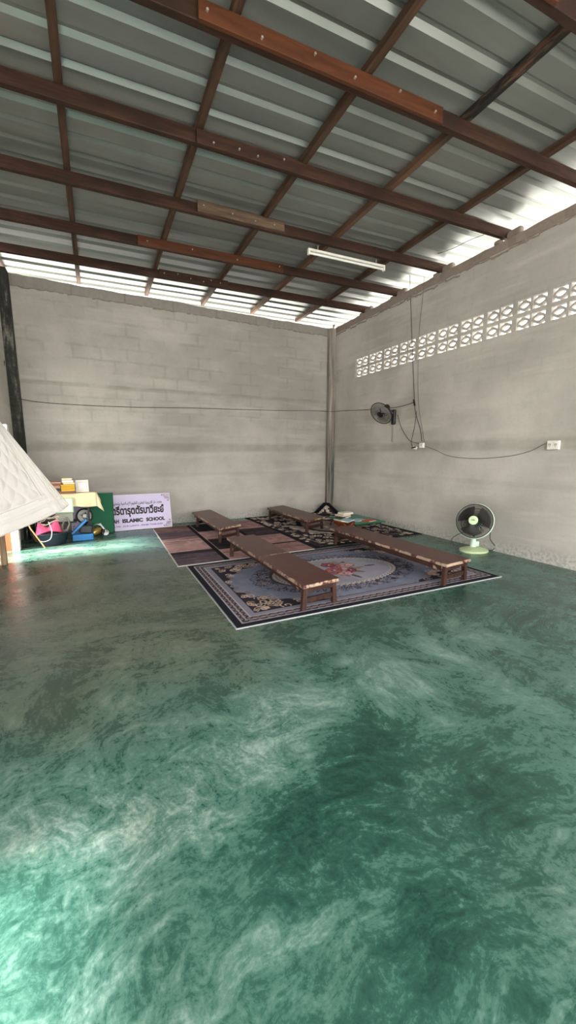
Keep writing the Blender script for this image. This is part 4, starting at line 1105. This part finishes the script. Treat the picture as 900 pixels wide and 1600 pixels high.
# sticks
a = fl(71, 857.5); tag(MB().tube([a+Vector((0, 0, .01)), Vector((a.x-.15, a.y-.01, .31)), Vector((a.x-.20, a.y-.01, .46))], .009, 8).build('wooden_stick', M['palewood']), 'pale wooden stick leaning across the front of the tub', 'stick')
a = fl(58, 849); tag(MB().bar(a+Vector((0, .0, .02)), Vector((a.x-.14, a.y+.10, .42)), .035, .018, (0, 1, 0), .003).build('wooden_batten', wood('brown_batten_wood', (96, 62, 36), (138, 94, 58), .6, 2)), 'brown wooden batten leaning left of the navy tub', 'batten')
bt = fl(42, 846); bo = thing('bottle', (bt.x, bt.y+.1, 0), 'dark bottle standing by the left wall beside the door', 'bottle')
MB().lathe([(.001, 0), (.038, 0), (.042, .01), (.042, .15), (.034, .19), (.015, .22), (.014, .26), (.001, .262)], 24, (bt.x, bt.y+.1, 0)).build('body', M['bottle'], bo)
MB().lathe([(.017, .255), (.017, .285), (.001, .287)], 16, (bt.x, bt.y+.1, 0)).build('cap', M['darkbk'], bo)
# open blue tool box
bx0 = Vector((-.25, 6.74, 0)); tbx = thing('tool_box', bx0, 'open blue tool box on the floor right of the navy tub', 'tool box')
W_, D_, H_ = .30, .20, .105
mb = MB(); mb.box(bx0+Vector((0, 0, .006)), (W_, D_, .012), None, .003)
for (cx, cy, a, b) in ((0, -D_/2+.006, W_, .012), (0, D_/2-.006, W_, .012), (-W_/2+.006, 0, .012, D_), (W_/2-.006, 0, .012, D_)): mb.box(bx0+Vector((cx, cy, H_/2)), (a, b, H_), None, .003)
mb.build('tray', M['blue'], tbx)
p0 = bx0+Vector((-W_/2, .04, H_)); dr = Vector((.225, .02, .215)).normalized(); L = .30
R = Matrix((dr, Vector((0, 1, 0)), dr.cross(Vector((0, 1, 0))))).transposed()
MB().box(p0+dr*(L/2)+Vector((0, -.02, .01)), (L, .16, .035), R, .005).build('lid', M['blue'], tbx)
MB().box(bx0+Vector((.045, .03, H_+.055)), (.18, .10, .13), Matrix.Rotation(.15, 3, 'Y'), .03, 3).build('tool_pouch', M['bluedk'], tbx)
# black round fan head leaning behind the tool box
fh = wy(132, 806, 7.045); bf = thing('round_fan_head', fh, 'round black fan head propped behind the blue tool box', 'fan')
fan_head(bf, fh, (.25, -1, .12), .115, M['white_plastic'], M['black'], M['white_plastic'], 4, 26, rim=.014)
MB().lathe([(.11, -.05), (.118, -.03), (.118, -.012)], 32, fh, Matrix((Vector((1, .25, 0)).normalized(), Vector((0, .12, 1)).normalized(), Vector((.25, -1, .12)).normalized())).transposed()).build('back_shell', M['black'], bf)
MB().bar((fh.x, fh.y+.03, .0), (fh.x, fh.y+.03, fh.z-.12), .05, .03, (0, 1, 0), .004).build('stand', M['black'], bf)
# brass and steel power tool
pt = fl(154, 836); pr = thing('power_tool', (pt.x, pt.y, 0), 'brass-coloured and steel power tool in front of the green board', 'tool')
q = Vector((pt.x, pt.y, 0))
Rt = Matrix.Rotation(.5, 3, 'Z') @ Matrix.Rotation(PI/2-.35, 3, 'Y')
MB().lathe([(.02, -.09), (.045, -.085), (.055, -.06), (.055, .03), (.042, .05), (.03, .06)], 24, q+Vector((-.02, 0, .075)), Rt).build('motor_body', M['gold'], pr)
MB().lathe([(.026, .06), (.03, .075), (.022, .12), (.012, .14)], 20, q+Vector((-.02, 0, .075)), Rt).build('spindle', M['chrome'], pr)
MB().box(q+Vector((.075, -.02, .055)), (.05, .09, .10), .4, .008).build('gear_case', M['darkwood'], pr)
MB().bar(q+Vector((.03, -.02, .20)), q+Vector((.12, -.05, .06)), .03, .022, (0, 1, 0), .005).build('steel_plate', M['chrome'], pr)
MB().tube(smooth_path([q+Vector((-.07, 0, .11)), q+Vector((-.06, -.01, .17)), q+Vector((.0, -.02, .19)), q+Vector((.04, -.02, .16))], 6), .011, 8).build('handle', M['chrome'], pr)
MB().lathe([(.012, -.02), (.05, -.015), (.05, -.004), (.012, 0)], 24, q+Vector((.11, -.06, .05)), Matrix.Rotation(1.2, 3, 'X')).build('disc', M['chrome'], pr)
# ------------------------------------------------------------------ backdrop drawn up at the left
PT = wy(-16, 640, 5.52)
BOT = smooth_path([wy(107, 789, 5.30), wy(97, 797, 5.28), wy(78, 806, 5.25), wy(52, 818, 5.2), wy(20, 831, 5.12), wx(-10, 843, -1.04), wx(-45, 856, -1.075), wx(-80, 868, -1.085)], 12)
def bot(s):
    f = s*(len(BOT)-1); i = min(int(f), len(BOT)-2); return BOT[i].lerp(BOT[i+1], f-i)
NS, NT = 190, 130
def ridge(x, c, w_): return max(0.0, 1-abs(x-c)/w_)
grid = []
for i in range(NS+1):
    s = i/NS; row = []; b = bot(s); hd = PT+Vector((-.03*s, -.35*s*.8, .02*s))
    for j in range(NT+1):
        t = lerp(.02, 1, j/NT); p = hd.lerp(b, t); p = p+Vector((0, 0, -.05*math.sin(t*PI)*(.15+s*.2)))
        row.append(p)
    grid.append(row)
vs = []; fs = []
bn = Vector((.35, -.9, .1)).normalized()
for i in range(NS+1):
    s = i/NS
    for j in range(NT+1):
        t = j/NT; h = 0
        # mouldings beside the free edge and along the hem
        for c_, w_, a_ in ((.015, .014, .012), (.065, .02, .014), (.105, .012, .008), (.15, .03, .018), (.235, .012, .010)): h += a_*ridge(s, c_, w_)
        for c_, w_, a_ in ((.985, .013, .010), (.90, .02, .016), (.865, .012, .008)): h += a_*ridge(t, c_, w_)*(1 if s > .03 else 0)
        if .80 < t < .845 and .20 < s < .30: h += .012
        if s > .26 and t < .82:                          # buttoned upholstery
            u_ = (s-.26)*15; v_ = (t-.05)*11.0; a_ = math.sin((u_+v_)*PI/1.0*.5)**2; c2 = math.sin((u_-v_)*PI*.5)**2
            h += .036*(a_*c2)**.5*min(1, (s-.26)*30)*min(1, (.82-t)*25)
        vs.append(grid[i][j]+bn*h*min(1, t*2.2))
for i in range(NS):
    for j in range(NT):
        a = i*(NT+1)+j; fs.append((a, a+NT+1, a+NT+2, a+1))
bdm = MB().add(vs, fs, True)
bd = thing('backdrop_cloth', bot(.4), 'white backdrop cloth with buttoned panel and mouldings, drawn up at the left', 'backdrop')
cloth_o = bdm.build('cloth', M['backdrop'], bd, None, False)
s_ = cloth_o.modifiers.new('thickness', 'SOLIDIFY'); s_.thickness = .006; s_.offset = -1
def trimline(name, f, m, r):
    q = [f(k/60) for k in range(61)]; MB().tube(q, r, 6).build(name, m, bd)
def gp(s, t):
    i = min(NS, int(s*NS)); j = min(NT, int(t*NT)); return Vector(vs[i*(NT+1)+j])
trimline('edge_piping', lambda k: gp(.002, .04+.96*k)+bn*.004, M['backdrop_line'], .006)
trimline('moulding_line', lambda k: gp(.085, .1+.80*k)+bn*.003, M['backdrop_line'], .004)
trimline('moulding_line', lambda k: gp(.125, .1+.74*k)+bn*.003, M['backdrop_line'], .003)
trimline('hem_line', lambda k: gp(.06+.9*k, .88)+bn*.003, M['backdrop_line'], .003)
trimline('hem_line', lambda k: gp(.06+.9*k, .93)+bn*.003, M['backdrop_line'], .003)
trimline('panel_line', lambda k: gp(.255+.7*k, .825)+bn*.004, M['backdrop_line'], .003)
trimline('panel_line', lambda k: gp(.255, .12+.70*k)+bn*.004, M['backdrop_line'], .003)
po = MB().box((-1.085, 5.62, .93), (.06, .07, 1.86), None, .004).build('frame_post', M['postwood']); tag(po, 'wooden post at the left edge holding up the white backdrop', 'post')
